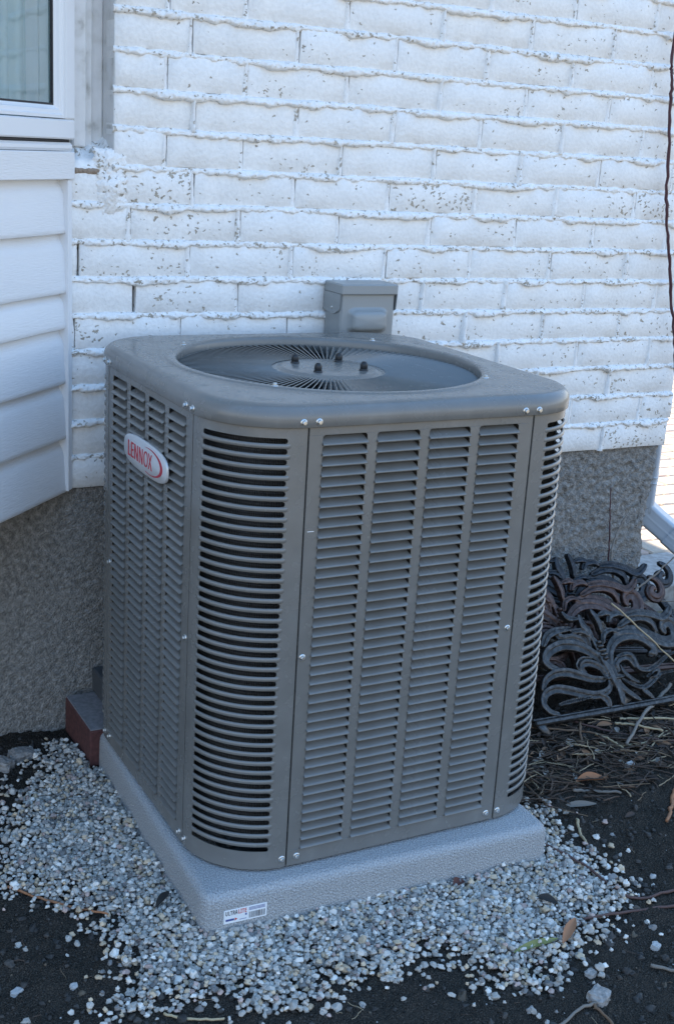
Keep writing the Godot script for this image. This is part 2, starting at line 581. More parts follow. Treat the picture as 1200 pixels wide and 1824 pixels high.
func cap_mesh() -> ArrayMesh:
	var st := start(true)
	var n := 320
	var out := 0.0045
	var rail := [Vector2(-0.003, TOP - 0.001), Vector2(out - 0.001, TOP - 0.0008), Vector2(out, TOP + 0.0004), Vector2(out, TOP + 0.0125)]
	for k in range(1, 9):
		var a := PI / 2 * k / 8
		rail.append(Vector2(out - 0.023 * (1 - cos(a)), TOP + 0.0125 + 0.0225 * sin(a)))
	var ringp := [Vector2(0.3095, 0.8252), Vector2(0.3085, 0.8256), Vector2(0.3060, 0.8272), Vector2(0.3035, 0.8278), Vector2(0.2965, 0.8278), Vector2(0.2915, 0.8270), Vector2(0.2880, 0.8248), Vector2(0.2862, 0.8205), Vector2(0.2855, 0.8100), Vector2(0.285, 0.80), Vector2(0.2845, 0.72)]
	var cols := []
	for i in n:
		var b := round_square(float(i) / n, A, CR)
		var p: Vector2 = b[0]
		var nn: Vector2 = b[1]
		var col := PackedVector3Array()
		for q in rail:
			var v: Vector2 = p + nn * q.x
			col.append(Vector3(v.x, q.y, v.y))
		var inner := p - nn * 0.020
		var ang := p.angle()
		for k in range(1, 3):
			var v2 := inner.lerp(Vector2.from_angle(ang) * 0.3095, k / 3.0)
			col.append(Vector3(v2.x, TOP + 0.0352, v2.y))
		for q in ringp:
			var v3: Vector2 = Vector2.from_angle(ang) * q.x
			col.append(Vector3(v3.x, q.y, v3.y))
		cols.append(col)
	for i in n:
		var a: PackedVector3Array = cols[i]
		var b2: PackedVector3Array = cols[(i + 1) % n]
		for k in a.size() - 1:
			quad(st, a[k], a[k + 1], b2[k + 1], b2[k])
	return done(st)

func screw(parent: Node, at: Vector3, turn: Basis) -> void:
	var x := Transform3D(turn, at)
	var o := put("screw", M.screw_mesh, M.screw, parent)
	o.transform = x

func screw_shape() -> ArrayMesh:
	var st := start(true)
	var lay := Transform3D(Basis(Vector3.RIGHT, PI / 2), Vector3.ZERO)
	add_lathe(st, [Vector2(0.0062, 0.0), Vector2(0.0060, 0.0008), Vector2(0.0042, 0.0014)], 16, Vector3.ZERO, lay)
	st.set_smooth_group(-1)
	add_lathe(st, [Vector2(0.0040, 0.0012), Vector2(0.0040, 0.0042), Vector2(0.0033, 0.0049), Vector2(0.0, 0.0050)], 6, Vector3.ZERO, lay)
	return done(st)

func text_mesh(text: String, height: float, wide: float, depth: float, bold := true) -> Array:
	var tm := TextMesh.new()
	var f := SystemFont.new()
	f.font_names = PackedStringArray(["Droid Sans"])
	f.font_weight = 700 if bold else 400
	tm.font = f
	tm.text = text
	tm.font_size = 64
	tm.pixel_size = 0.001
	tm.depth = 0.001
	tm.curve_step = 1.0
	var b := tm.get_aabb()
	return [tm, Vector3(wide / b.size.x, height / b.size.y, depth / 0.001), -(b.position + b.size / 2)]

func put_text(called: String, text: String, at: Vector3, height: float, wide: float, m: Material, parent: Node, depth := 0.0006, bold := true) -> void:
	var t := text_mesh(text, height, wide, depth, bold)
	var o := put(called, t[0], m, parent)
	var sc: Vector3 = t[1]
	var off: Vector3 = t[2]
	o.scale = sc
	o.position = at + Vector3(off.x * sc.x, off.y * sc.y, 0)

func build_air_conditioner() -> void:
	var ac := thing("air_conditioner", "large taupe metal air conditioner unit with louvred sides, standing on the grey pad", "air conditioner")
	M.screw_mesh = screw_shape()
	put("base_pan", box(Vector3(-A + 0.055, -0.003, -A + 0.055), Vector3(A - 0.055, 0.02, A - 0.055), 0.004), M.dark, ac)
	# the coil behind the louvres
	var cs := start(true)
	for i in 120:
		var b0 := round_square(i / 120.0, A - 0.030, CR - 0.02)
		var b1 := round_square((i + 1) / 120.0, A - 0.030, CR - 0.02)
		var p0: Vector2 = b0[0]; var p1: Vector2 = b1[0]
		quad(cs, Vector3(p0.x, 0.02, p0.y), Vector3(p0.x, TOP - 0.01, p0.y), Vector3(p1.x, TOP - 0.01, p1.y), Vector3(p1.x, 0.02, p1.y))
	put("coil", done(cs), M.coil, ac)
	# four flat panels
	var pm := panel_mesh()
	var lm := louvre_mesh()
	var mass := start(true)
	for side in 4:
		var turn := Basis(Vector3.UP, [0.0, -PI / 2, PI / 2, PI][side])
		var panel := put("louvre_panel", pm, M.enamel, ac)
		panel.transform = Transform3D(turn, turn * Vector3(0, 0, A))
		for ci in COLS.size():
			for r in ROWS:
				var at := Vector3(COLS[ci], SLOT_LO + PITCH * r, 0)
				if side == 0 or side == 1 and ci > 0:
					put("louvre", lm, M.enamel, panel, at).rotation.x = rng.randfn() * 0.012
				else:
					mass.append_from(lm, 0, panel.transform * Transform3D(Basis.IDENTITY, at))
	var rest := put("louvre_rows", mass.commit(), M.enamel, ac)
	tag(rest, "", "", "", "stuff")
	# four slotted corners
	var skin := corner_skin()
	var bar := corner_bar()
	var bars := start(true)
	for k in 4:
		var turn := Basis(Vector3.UP, [0.0, PI / 2, -PI / 2, PI][k])
		var corner := put("corner_panel", skin, M.enamel, ac)
		corner.transform = Transform3D(turn, Vector3.ZERO)
		for r in ROWS - 1:
			var y := hole_pattern(r) + PITCH / 2
			if k < 3: put("corner_bar", bar, M.enamel, corner, Vector3(0, y, 0))
			else: bars.append_from(bar, 0, Transform3D(turn, Vector3(0, y, 0)))
	tag(put("corner_bar_rows", bars.commit(), M.enamel, ac), "", "", "", "stuff")
	# top cap, fan guard and fan
	var cap := put("top_cap", cap_mesh(), M.enamel_top, ac)
	put("fan_shroud", (func() -> ArrayMesh:
		var st := start(true)
		add_lathe(st, [Vector2(0.286, 0.74), Vector2(0.27, 0.70), Vector2(0.262, 0.62), Vector2(0.30, 0.55)], 64)
		return done(st)).call(), M.dark, ac)
	put("orifice", (func() -> ArrayMesh:
		var st := start(true)
		add_lathe(st, [Vector2(0.283, 0.70), Vector2(0.2835, 0.795)], 64)
		return done(st)).call(), M.dark, ac)
	var inside := box(Vector3(-0.31, 0.03, -0.31), Vector3(0.31, 0.05, 0.31), 0.002)
	put("inner_floor", inside, M.dark, ac)
	var guard := Node3D.new()
	guard.name = "fan_guard"
	ac.add_child(guard)
	var vane := start()
	var lean := deg_to_rad(38)
	var hh := Vector3(0, cos(lean), -sin(lean)) * 0.0055
	var tk := Vector3(0, sin(lean), cos(lean)) * 0.0008
	var r0 := 0.108; var r1 := 0.2850
	var qv := func(x: float, dip: float) -> Array:
		var o := Vector3(x, 0.8080 - dip, 0)
		return [o - hh + tk, o + hh + tk, o + hh - tk, o - hh - tk]
	var e0: Array = qv.call(r0, 0.0)
	var e1: Array = qv.call(r1 - 0.006, 0.0)
	var e2: Array = qv.call(r1 + 0.001, 0.003)
	for pair in [[e0, e1], [e1, e2]]:
		for k in 4:
			quad(vane, pair[0][k], pair[1][k], pair[1][(k + 1) % 4], pair[0][(k + 1) % 4])
	quad(vane, e0[0], e0[1], e0[2], e0[3])
	var vm := done(vane)
	for k in 120:
		var v := put("guard_vane", vm, M.enamel_top, guard)
		v.rotation.y = -TAU * k / 120
	var hub := start(true)
	add_lathe(hub, [Vector2(0.112, 0.792), Vector2(0.1155, 0.7935), Vector2(0.1165, 0.7985), Vector2(0.1155, 0.8045), Vector2(0.1130, 0.8062), Vector2(0.1060, 0.8060), Vector2(0.1000, 0.8052), Vector2(0.0960, 0.8062), Vector2(0.0915, 0.8098), Vector2(0.0880, 0.8108), Vector2(0.05, 0.8112), Vector2(0.0, 0.8113)], 72)
	put("hub_plate", done(hub), M.enamel_top, guard, Vector3(0, 0.0045, 0))
	var nut := start(true)
	add_lathe(nut, [Vector2(0.0085, 0.0), Vector2(0.0085, 0.0025), Vector2(0.0066, 0.0030), Vector2(0.0072, 0.0040), Vector2(0.0072, 0.0105), Vector2(0.0062, 0.0145), Vector2(0.0035, 0.0172), Vector2(0.0, 0.0178)], 14)
	var nm := done(nut)
	for p in [Vector2(-0.047, -0.050), Vector2(0.047, -0.050), Vector2(-0.047, 0.047), Vector2(0.050, 0.046)]:
		put("cap_nut", nm, M.black, guard, Vector3(p.x, 0.8153, p.y))
	var blades := start(true)
	for k in 4:
		var b := Basis(Vector3.UP, k * PI / 2 + 0.4)
		var prev := []
		for i in 7:
			var r := lerpf(0.05, 0.25, i / 6.0)
			var w := lerpf(0.06, 0.10, i / 6.0)
			var ang := lerpf(0.6, 0.35, i / 6.0)
			var row := [b * Vector3(r, 0.66 + w * sin(ang), -w * cos(ang)), b * Vector3(r, 0.672, 0), b * Vector3(r, 0.66 - w * sin(ang), w * cos(ang))]
			if prev:
				for j in 2: quad(blades, prev[j], prev[j + 1], row[j + 1], row[j])
			prev = row
	add_lathe(blades, [Vector2(0.055, 0.62), Vector2(0.055, 0.70), Vector2(0.0, 0.705)], 32)
	put("fan", done(blades), M.fan, ac)
	# screws
	var front := Basis.IDENTITY
	var left := Basis(Vector3.UP, -PI / 2)
	var zf := A + 0.0045
	for p in [Vector2(-0.2305, 0.7985), Vector2(-0.2035, 0.7985), Vector2(0.197, 0.7985), Vector2(0.2255, 0.7985)]:
		screw(ac, Vector3(p.x, p.y, zf - (0.0006 if absf(p.x) > S else 0.0)), front)
		screw(ac, Vector3(-zf + (0.0006 if absf(p.x) > S else 0.0), p.y, p.x), left)
	for p in [Vector2(-0.209, 0.395), Vector2(0.208, 0.393), Vector2(-0.2275, 0.0165), Vector2(-0.199, 0.0165), Vector2(0.202, 0.015), Vector2(0.2285, 0.015)]:
		screw(ac, Vector3(p.x, p.y, A - (0.0004 if absf(p.x) > S else 0.0)), front)
		screw(ac, Vector3(-A + (0.0004 if absf(p.x) > S else 0.0), p.y, p.x), left)
	for a in [45, 135, 225, 315]:
		var ar := deg_to_rad(a)
		screw(ac, Vector3(cos(ar) * 0.3000, 0.8278, sin(ar) * 0.3000), Basis(Vector3.RIGHT, -PI / 2))
	# paint scratch beside the left seam
	put("paint_scratch", box(Vector3(-0.2125, 0.6150, A), Vector3(-0.2005, 0.6162, A + 0.0003), 0.0001), M.paper, ac)
	# badge on the left panel
	var badge := Node3D.new()
	badge.name = "badge"
	ac.add_child(badge)
	badge.transform = Transform3D(left, Vector3(-A - 0.0045, 0.6635, 0.011))
	var bs := start(true)
	var outline := []
	for k in 96:
		var t := TAU * k / 96
		var cx := signf(cos(t)) * pow(absf(cos(t)), 0.42)
		var cy := signf(sin(t)) * pow(absf(sin(t)), 0.62)
		outline.append(Vector2(0.1135 * cx, 0.0305 * cy * (1.0 - 0.16 * cx * cx)))
	for k in 96:
		var p: Vector2 = outline[k]
		var q: Vector2 = outline[(k + 1) % 96]
		quad(bs, Vector3(p.x, p.y, 0), Vector3(q.x, q.y, 0), Vector3(q.x, q.y, 0.003), Vector3(p.x, p.y, 0.003))
		quad(bs, Vector3(p.x, p.y, 0.003), Vector3(q.x, q.y, 0.003), Vector3(q.x * 0.985, q.y * 0.94, 0.0042), Vector3(p.x * 0.985, p.y * 0.94, 0.0042))
		tri(bs, Vector3(0, 0, 0.0046), Vector3(p.x * 0.985, p.y * 0.94, 0.0042), Vector3(q.x * 0.985, q.y * 0.94, 0.0042))
	put("plate", done(bs), M.badge, badge)
	put_text("lettering", "LENNOX", Vector3(-0.0225, 0.0, 0.0046), 0.0285, 0.128, M.red, badge, 0.0012, false)
	var sw := start()
	var ring := []
	for k in 41:
		var a := lerpf(deg_to_rad(118), deg_to_rad(-112), k / 40.0)
		var t2 := sin(PI * k / 40.0)
		var e := Vector2(0.031 + 0.063 * cos(a), 0.0235 * sin(a))
		var w := Vector2(0.0045, 0.0030) * t2
		ring.append([e, e - Vector2(cos(a) * w.x * 2.2, sin(a) * w.y)])
	for k in 40:
		var z := Vector3(0, 0, 0.0053)
		var p0: Vector2 = ring[k][0]; var p1: Vector2 = ring[k + 1][0]
		var q0: Vector2 = ring[k][1]; var q1: Vector2 = ring[k + 1][1]
		quad(sw, z + Vector3(q0.x, q0.y, 0), z + Vector3(q1.x, q1.y, 0), z + Vector3(p1.x, p1.y, 0), z + Vector3(p0.x, p0.y, 0))
		quad(sw, z + Vector3(p0.x, p0.y, 0), z + Vector3(p1.x, p1.y, 0), z + Vector3(p1.x, p1.y, -0.0012), z + Vector3(p0.x, p0.y, -0.0012))
	put("swoosh", done(sw), M.red, badge)

# ---------------------------------------------------------------- the pad
func build_pad() -> void:
	var at := Vector3(-0.0215, 0, 0.0655)
	var pad := thing("equipment_pad", "grey textured plastic pad under the air conditioner with rounded edges", "equipment pad", at)
	pad.rotation.y = deg_to_rad(-2.0)
	var st := start(true)
	var half := 0.3515
	var n := 128
	var rail := [Vector2(0, -0.10), Vector2(-0.001, -0.03)]
	for k in range(0, 7):
		var a := PI / 2 * k / 6
		rail.append(Vector2(-0.0015 - 0.018 * (1 - cos(a)), -0.024 + 0.0185 * sin(a)))
	var cols := []
	for i in n:
		var b := round_square(float(i) / n, half, 0.024)
		var p: Vector2 = b[0]; var nn: Vector2 = b[1]
		var col := PackedVector3Array()
		for q in rail:
			var v: Vector2 = p + nn * q.x
			col.append(Vector3(v.x, q.y, v.y))
		col.append(Vector3(0, -0.0052, 0))
		cols.append(col)
	for i in n:
		var a: PackedVector3Array = cols[i]
		var b2: PackedVector3Array = cols[(i + 1) % n]
		for k in a.size() - 2: quad(st, a[k], a[k + 1], b2[k + 1], b2[k])
		tri(st, a[a.size() - 2], a[a.size() - 1], b2[a.size() - 2])
	put("slab", done(st), M.pad, pad).scale.z = 0.3400 / half
	var label := Node3D.new()
	label.name = "sticker"
	pad.add_child(label)
	label.position = Vector3(-0.2765, -0.0485, 0.3400 - 0.0008)
	put("paper", box(Vector3(-0.0395, -0.0132, -0.001), Vector3(0.0395, 0.0132, 0.0006), 0.0002), M.paper, label)
	put_text("lettering", "ULTRA", Vector3(-0.0255, 0.0068, 0.0006), 0.0085, 0.022, M.print_black, label, 0.0003)
	put_text("lettering", "LITE", Vector3(-0.0055, 0.0068, 0.0006), 0.0085, 0.015, M.print_red, label, 0.0003)
	put("emblem", box(Vector3(-0.036, -0.0085, 0.0004), Vector3(-0.0205, -0.0045, 0.0008), 0.0001), M.print_blue, label)
	var arrow := start()
	tri(arrow, Vector3(-0.0195, -0.0095, 0.0008), Vector3(-0.0145, -0.0065, 0.0008), Vector3(-0.0195, -0.0035, 0.0008))
	put("arrow_mark", done(arrow), M.print_red, label)
	var lines := start()
	for k in 3:
		add_box(lines, Vector3(0.006, 0.0095 - k * 0.0022, 0.0004), Vector3(0.036, 0.0106 - k * 0.0022, 0.0008), 0.0001)
	add_box(lines, Vector3(-0.0005, -0.003, 0.0004), Vector3(0.0025, 0.001, 0.0008), 0.0001)
	add_box(lines, Vector3(-0.011, -0.0095, 0.0004), Vector3(0.002, -0.0085, 0.0008), 0.0001)
	put("small_print", done(lines), M.print_blue, label)
	var bars := start()
	var x := 0.0065
	while x < 0.035:
		var w := rng.randf_range(0.0004, 0.0014)
		add_box(bars, Vector3(x, -0.0105, 0.0004), Vector3(x + w, 0.0015, 0.0008), 0.0001)
		x += w + rng.randf_range(0.0005, 0.0012)
	put("barcode", done(bars), M.print_black, label)

# ---------------------------------------------------------------- the brick wall
const OPEN_X := -0.271         # edge of the old window opening
const RIGHT_X := 1.317
const SILL_ROW := 9

func head_joints(row: int) -> Array:
	var seen := {
		13: [-0.159, 0.010, 0.249, 0.492, 0.737, 0.979, 1.215], 12: [-0.109, 0.133, 0.375, 0.619, 0.862, 1.111], 11: [-0.162, 0.016, 0.257, 0.497, 0.738, 0.985, 1.225],
		10: [-0.099, 0.138, 0.380, 0.615, 0.853, 1.105], 9: [-0.161, 0.011, 0.252, 0.496, 0.737, 0.976, 1.215], 8: [-0.265, -0.097, 0.138, 0.378, 0.614, 0.853, 1.100],
		7: [-0.236, 0.011, 0.252, 0.495, 0.739, 0.979, 1.218], 6: [-0.345, -0.103, 0.141, 0.381, 0.616, 0.855, 1.098], 5: [-0.224, 0.011, 0.242, 0.492, 0.728, 0.972, 1.211],
		4: [-0.355, -0.121, 0.135, 0.376, 0.616, 0.852, 1.099], 3: [-0.232, 0.010, 0.245, 0.486, 0.724, 0.970, 1.213], 2: [-0.110, 0.128, 0.372, 0.612, 0.850, 1.089],
		1: [-0.228, 0.012, 0.250, 0.490, 0.731, 0.971, 1.206], 0: [-0.105, 0.133, 0.374, 0.613, 0.852, 1.089]}
	if seen.has(row): return seen[row]
	return [-0.160, 0.012, 0.252, 0.494, 0.737, 0.978, 1.217] if row % 2 else [-0.104, 0.136, 0.377, 0.616, 0.855, 1.103]

var bed_noise := FastNoiseLite.new()
var lump_noise := FastNoiseLite.new()
var grit_noise := FastNoiseLite.new()

func bed_line(row: int, x: float) -> float:   # the courses are not quite straight
	return BED0 + COURSE * row + 0.0022 * bed_noise.get_noise_2d(x * 160.0, row * 37.0)

func brick_mesh(x0: float, x1: float, y0a: float, y0b: float, y1a: float, y1b: float, sd: int) -> ArrayMesh:
	# front face as a 6 by 3 net with worn edges, then returns into the wall
	var st := start(true)
	var nx := 8; var ny := 4
	var xs := []
	for i in nx + 1:
		xs.append([0.0, 0.011, 0.16, 0.36, 0.5, 0.64, 0.84, 0.989, 1.0][i])
	var ys := [0.0, 0.035, 0.5, 0.965, 1.0]
	var pts := []
	for j in ny + 1:
		var row := []
		for i in nx + 1:
			var u: float = xs[i]; var v: float = ys[j]
			var x := lerpf(x0, x1, u)
			var y := lerpf(lerpf(y0a, y0b, u), lerpf(y1a, y1b, u), v)
			var rim := i == 0 or i == nx or j == 0 or j == ny
			var z := 0.0024 * bed_noise.get_noise_3d(x * 300.0, y * 300.0, sd * 11.0)
			if rim:
				z -= 0.0022 + 0.0012 * bed_noise.get_noise_3d(x * 900.0, y * 900.0, sd * 5.0)
				x += 0.0010 * bed_noise.get_noise_3d(x * 1500.0, y * 1500.0, 3.0)
				y += 0.0010 * bed_noise.get_noise_3d(x * 1500.0, y * 1500.0, 9.0)
			row.append(Vector3(x, y, z))
		pts.append(row)
	for j in ny:
		for i in nx:
			quad(st, pts[j][i], pts[j][i + 1], pts[j + 1][i + 1], pts[j + 1][i])
	st.set_smooth_group(-1)
	var back := Vector3(0, 0, -0.05)
	for i in nx:
		quad(st, pts[0][i] + back, pts[0][i + 1] + back, pts[0][i + 1], pts[0][i])
		quad(st, pts[ny][i], pts[ny][i + 1], pts[ny][i + 1] + back, pts[ny][i] + back)
	for j in ny:
		quad(st, pts[j][0] + back, pts[j][0], pts[j + 1][0], pts[j + 1][0] + back)
		quad(st, pts[j][nx], pts[j][nx] + back, pts[j + 1][nx] + back, pts[j + 1][nx])
	return done(st)

func bed_mesh(row: int, x0: float, x1: float) -> ArrayMesh:
	# squeezed-out mortar: a lumpy lip that sags over the course below
	var n := int((x1 - x0) / 0.0032)
	var m := 13
	return sheet(n, m, func(i: int, j: int) -> Vector3:
		var x := lerpf(x0, x1, float(i) / n)
		var y := bed_line(row, x)
		var big := lump_noise.get_noise_2d(x * 100.0, row * 53.0)
		var mid := lump_noise.get_noise_2d(x * 420.0, row * 31.0 + 500.0)
		var t := float(j) / m                  # 0 below, 1 above
		var low := y - 0.0092 - 0.0065 * smoothstep(-0.05, 0.45, big) - 0.0052 * mid - 0.0018 * lump_noise.get_noise_2d(x * 1300.0, row * 19.0 + 900.0)
		var top := y + 0.0052 + 0.0024 * mid
		var out := 0.0045 + 0.0085 * smoothstep(-0.30, 0.32, big) + 0.0055 * mid
		var a := t * PI
		var yy := lerpf(low, top, 0.5 - 0.5 * cos(a))
		var zz := -0.010 + (out + 0.010) * pow(sin(a), 0.55) * lerpf(1.0, 0.72, t)
		var g := grit_noise.get_noise_3d(x * 1000.0, yy * 1000.0, row * 17.0)
		var g2 := lump_noise.get_noise_3d(x * 1500.0, yy * 1500.0, row * 7.0)
		return Vector3(x, yy + 0.0007 * g, WALL_Z + zz + sin(a) * (0.0022 * g + 0.0036 * g2)))

func head_mesh(x: float, y0: float, y1: float, sd: int, full := 1.0) -> ArrayMesh:
	var n := 18
	var m := 6
	var slack := rng.randf()
	var wob := rng.randf_range(-0.0015, 0.0015)
	var wide := rng.randf_range(0.0050, 0.0078)
	var outw := rng.randf_range(0.0035, 0.0105)
	return sheet(m, n, func(i: int, j: int) -> Vector3:
		var t := float(j) / n
		var y := lerpf(y0, y1, t)
		var a := PI * i / m
		var w := wide * lerpf(0.7, 1.0, full) * (1.0 + 0.35 * lump_noise.get_noise_2d(y * 500.0, sd * 13.0)) * lerpf(1.25, 0.8, t)
		var o := outw * lerpf(-0.4, lerpf(0.2, 1.0, slack), full) * (1.0 + 0.6 * lump_noise.get_noise_2d(y * 350.0, sd * 29.0 + 90.0))
		var g := grit_noise.get_noise_3d(x * 1000.0 + i * 3.0, y * 1000.0, sd)
		return Vector3(x - 0.0036 + wob * (t - 0.5) * 2.0 - w * cos(a), y, WALL_Z - 0.012 + (o + 0.012) * pow(sin(a), 0.6) + 0.0009 * g * sin(a)))

func build_wall() -> void:
	bed_noise.seed = 5; bed_noise.frequency = 0.01; bed_noise.fractal_octaves = 2
	lump_noise.seed = 17; lump_noise.frequency = 0.05; lump_noise.fractal_octaves = 3
	grit_noise.seed = 29; grit_noise.frequency = 0.25; grit_noise.fractal_octaves = 3
	var wall := thing("brick_wall", "white painted brick house wall with squeezed mortar joints and flaking paint, behind the air conditioner", "brick wall")
	var top_row := 17
	# the mass of the house behind the bricks
	var st := start()
	add_box(st, Vector3(-0.60, BED0, -6.0), Vector3(1.305, 2.95, WALL_Z - 0.10), 0.002)
	add_box(st, Vector3(-4.5, 0.25, -6.0), Vector3(-0.602, 2.95, WALL_Z - 0.9), 0.002)
	add_box(st, Vector3(OPEN_X + 0.004, BED0 + 0.004, WALL_Z - 0.099), Vector3(1.303, BED0 + COURSE * (top_row + 1) - 0.004, WALL_Z - 0.034), 0.001)
	add_box(st, Vector3(-0.43, BED0 + 0.004, WALL_Z - 0.099), Vector3(OPEN_X + 0.002, BED0 + COURSE * SILL_ROW - 0.03, WALL_Z - 0.034), 0.001)
	put("wall_core", done(st), M.joint, wall)
	put("upper_wall", box(Vector3(-0.6, BED0 + COURSE * (top_row + 1), WALL_Z - 0.099), Vector3(RIGHT_X, 2.95, WALL_Z - 0.003), 0.003), M.brick[0], wall)
	put("side_wall", box(Vector3(1.306, BED0 + 0.01, -6.0), Vector3(RIGHT_X - 0.004, 2.95, WALL_Z - 0.06), 0.003), M.brick[2], wall)
	var sd := 0
	for row in top_row + 1:
		var left := OPEN_X if row >= SILL_ROW else -0.42
		var right := RIGHT_X + rng.randf_range(-0.004, 0.003) - (0.008 if row == 0 else 0.0)
		var cuts := [left]
		for x in head_joints(row):
			if x > left + 0.02 and x < right - 0.02: cuts.append(x)
		cuts.append(right)
		for k in cuts.size() - 1:
			var x0: float = cuts[k] + (0.0038 if k > 0 else 0.0)
			var x1: float = cuts[k + 1] - (0.0040 if k < cuts.size() - 2 else 0.0)
			sd += 1
			var pick := rng.randf()
			var worn := 0.30 + 0.25 * clampf((x0 - 0.3) / 1.0, 0, 1) + (0.18 if row < 9 and row > 2 else 0.0) - (0.25 if row > 9 and x0 < 0.6 else 0.0)
			var mt: Material = M.brick[4] if pick < worn * 0.45 else M.brick[2 + sd % 2] if pick < worn * 1.6 else M.brick[sd % 2]
			if x0 < -0.15 and row < 9 and row > 4: mt = M.brick[4 - sd % 2]
			var o := put("brick", brick_mesh(x0, x1, bed_line(row, x0) + 0.0040, bed_line(row, x1) + 0.0040, bed_line(row + 1, x0) - 0.0042, bed_line(row + 1, x1) - 0.0042, sd), mt, wall)
			o.position.z = WALL_Z + rng.randf_range(-0.0022, 0.0015)
			if k > 0:
				var cracked: bool = absf(cuts[k] + 0.345) < 0.002 or absf(cuts[k] + 0.224) < 0.002
				put("head_joint", head_mesh(cuts[k] - (0.0022 if cracked else 0.0), bed_line(row, cuts[k]) + 0.001, bed_line(row + 1, cuts[k]) - 0.001, sd, 0.0 if cracked else 1.0), M.mortar if rng.randf() < 0.4 else M.mortar_clean, wall)
		if row > 0:
			var bl := OPEN_X - 0.004 if row >= SILL_ROW else -0.42
			put("mortar_bed", bed_mesh(row, bl, RIGHT_X - 0.006), M.mortar if row < 9 or row % 3 == 1 else M.mortar_clean, wall)
	# bricked return of the old opening and its sloped sill
	put("window_return", box(Vector3(OPEN_X, BED0 + COURSE * SILL_ROW, WALL_Z - 0.12), Vector3(OPEN_X + 0.0035, 2.6, WALL_Z - 0.006), 0.001), M.trim, wall)
	var slope := sheet(24, 14, func(i: int, j: int) -> Vector3:
		var x := lerpf(-0.40, OPEN_X + 0.004, i / 24.0)
		var t := j / 14.0
		var g := lump_noise.get_noise_2d(x * 700.0, t * 60.0)
		var y := lerpf(1.1475, 1.212, pow(t, 0.8)) + 0.005 * g
		var z := lerpf(0.004, -0.11, t) + 0.003 * g
		if j == 0: z -= 0.004; y -= 0.006
		if i > 20: y += (i - 20) * 0.004
		return Vector3(x, y, WALL_Z + z))
	put("sill_slope", slope, M.mortar, wall)
	var patch := sheet(30, 44, func(i: int, j: int) -> Vector3:
		var u := i / 30.0
		var v := j / 44.0
		var x := lerpf(-0.312, -0.238, u) + 0.008 * lump_noise.get_noise_2d(v * 300.0, 11.0)
		var y := lerpf(1.050, 1.185, v) + 0.006 * lump_noise.get_noise_2d(u * 200.0, 22.0)
		var rise := pow(sin(PI * u), 0.6) * pow(sin(PI * v), 0.5)
		var g := lump_noise.get_noise_2d(x * 500.0, y * 500.0)
		return Vector3(x, y, WALL_Z - 0.006 + rise * (0.017 + 0.0075 * g + 0.0020 * grit_noise.get_noise_2d(x * 1500.0, y * 1500.0))))
	put("plaster_patch", patch, M.mortar, wall)
	var lip := sheet(40, 10, func(i: int, j: int) -> Vector3:
		var x := lerpf(-0.358, OPEN_X - 0.010, i / 40.0)
		var a := PI * j / 10.0
		var g := lump_noise.get_noise_2d(x * 500.0, 77.0)
		var g2 := grit_noise.get_noise_3d(x * 1000.0, a * 9.0, 3.0)
		return Vector3(x, 1.1395 - 0.0080 * cos(a) * (1 + 0.5 * g) + 0.001 * g2, WALL_Z - 0.008 + (0.012 + 0.005 * g) * pow(sin(a), 0.6) * minf(1.0, 4.0 * sin(PI * clampf(i / 40.0, 0.0, 1.0))) + 0.0012 * g2))
	put("sill_bed", lip, M.bare_mortar, wall)

func build_foundation() -> void:
	var f := thing("foundation_wall", "rough grey parged concrete foundation below the white bricks", "foundation")
	var rough := noise(0.05, 5, 201)
	var clump := noise(0.022, 2, 202)
	var edge := noise(0.02, 3, 203)
	var nx := 330; var ny := 112
	var face := sheet(nx, ny, func(i: int, j: int) -> Vector3:
		var t := float(i) / nx
		var y := lerpf(-0.28, BED0 + 0.001, float(j) / ny)
		var right := 1.306 - 0.010 * edge.get_noise_1d(y * 300.0) - 0.006 * edge.get_noise_1d(y * 1300.0 + 50.0) - 0.012 * smoothstep(0.42, 0.2, y)
		var x := lerpf(-0.75, right, t)
		var ridged := 1.0 - absf(clump.get_noise_2d(x * 1000.0, y * 1000.0)) * 2.0
		var coarse := smoothstep(-0.1, 0.9, x)
		var z := lerpf(0.0022, 0.0105, coarse) * rough.get_noise_2d(x * 900.0, y * 900.0) - lerpf(0.0040, 0.0070, coarse) * pow(clampf(ridged, 0, 1), 7.0) + 0.006 * edge.get_noise_2d(x * 80.0, y * 80.0)
		if t > 0.992: z -= 0.012 * (t - 0.992) / 0.008
		return Vector3(x, y, WALL_Z - 0.010 + z))
	put("parging", face, M.stucco, f)
	put("parging_side", sheet(60, 60, func(i: int, j: int) -> Vector3:
		var y := lerpf(-0.28, BED0, j / 60.0)
		var z := lerpf(WALL_Z - 0.014, -3.0, pow(i / 60.0, 1.8))
		return Vector3(1.272 + 0.008 * rough.get_noise_2d(z * 900.0, y * 900.0) - 0.012 * smoothstep(0.42, 0.2, y), y, z)), M.stucco, f)
	var st := start()
	add_box(st, Vector3(-4.5, -0.3, -6.0), Vector3(1.255, BED0 - 0.002, WALL_Z - 0.035), 0.002)
	add_box(st, Vector3(-4.5, -0.3, WALL_Z - 0.034), Vector3(-0.752, BED0 - 0.004, WALL_Z - 0.012), 0.002)
	put("footing", done(st), M.stucco, f)

func build_roof() -> void:
	put("house_roof", box(Vector3(-4.9, 2.955, -6.4), Vector3(1.46, 3.12, WALL_Z + 0.36), 0.01), M.roof)
	tag(get_node("house_roof"), "dark eave of the house roof above the brick wall", "roof")

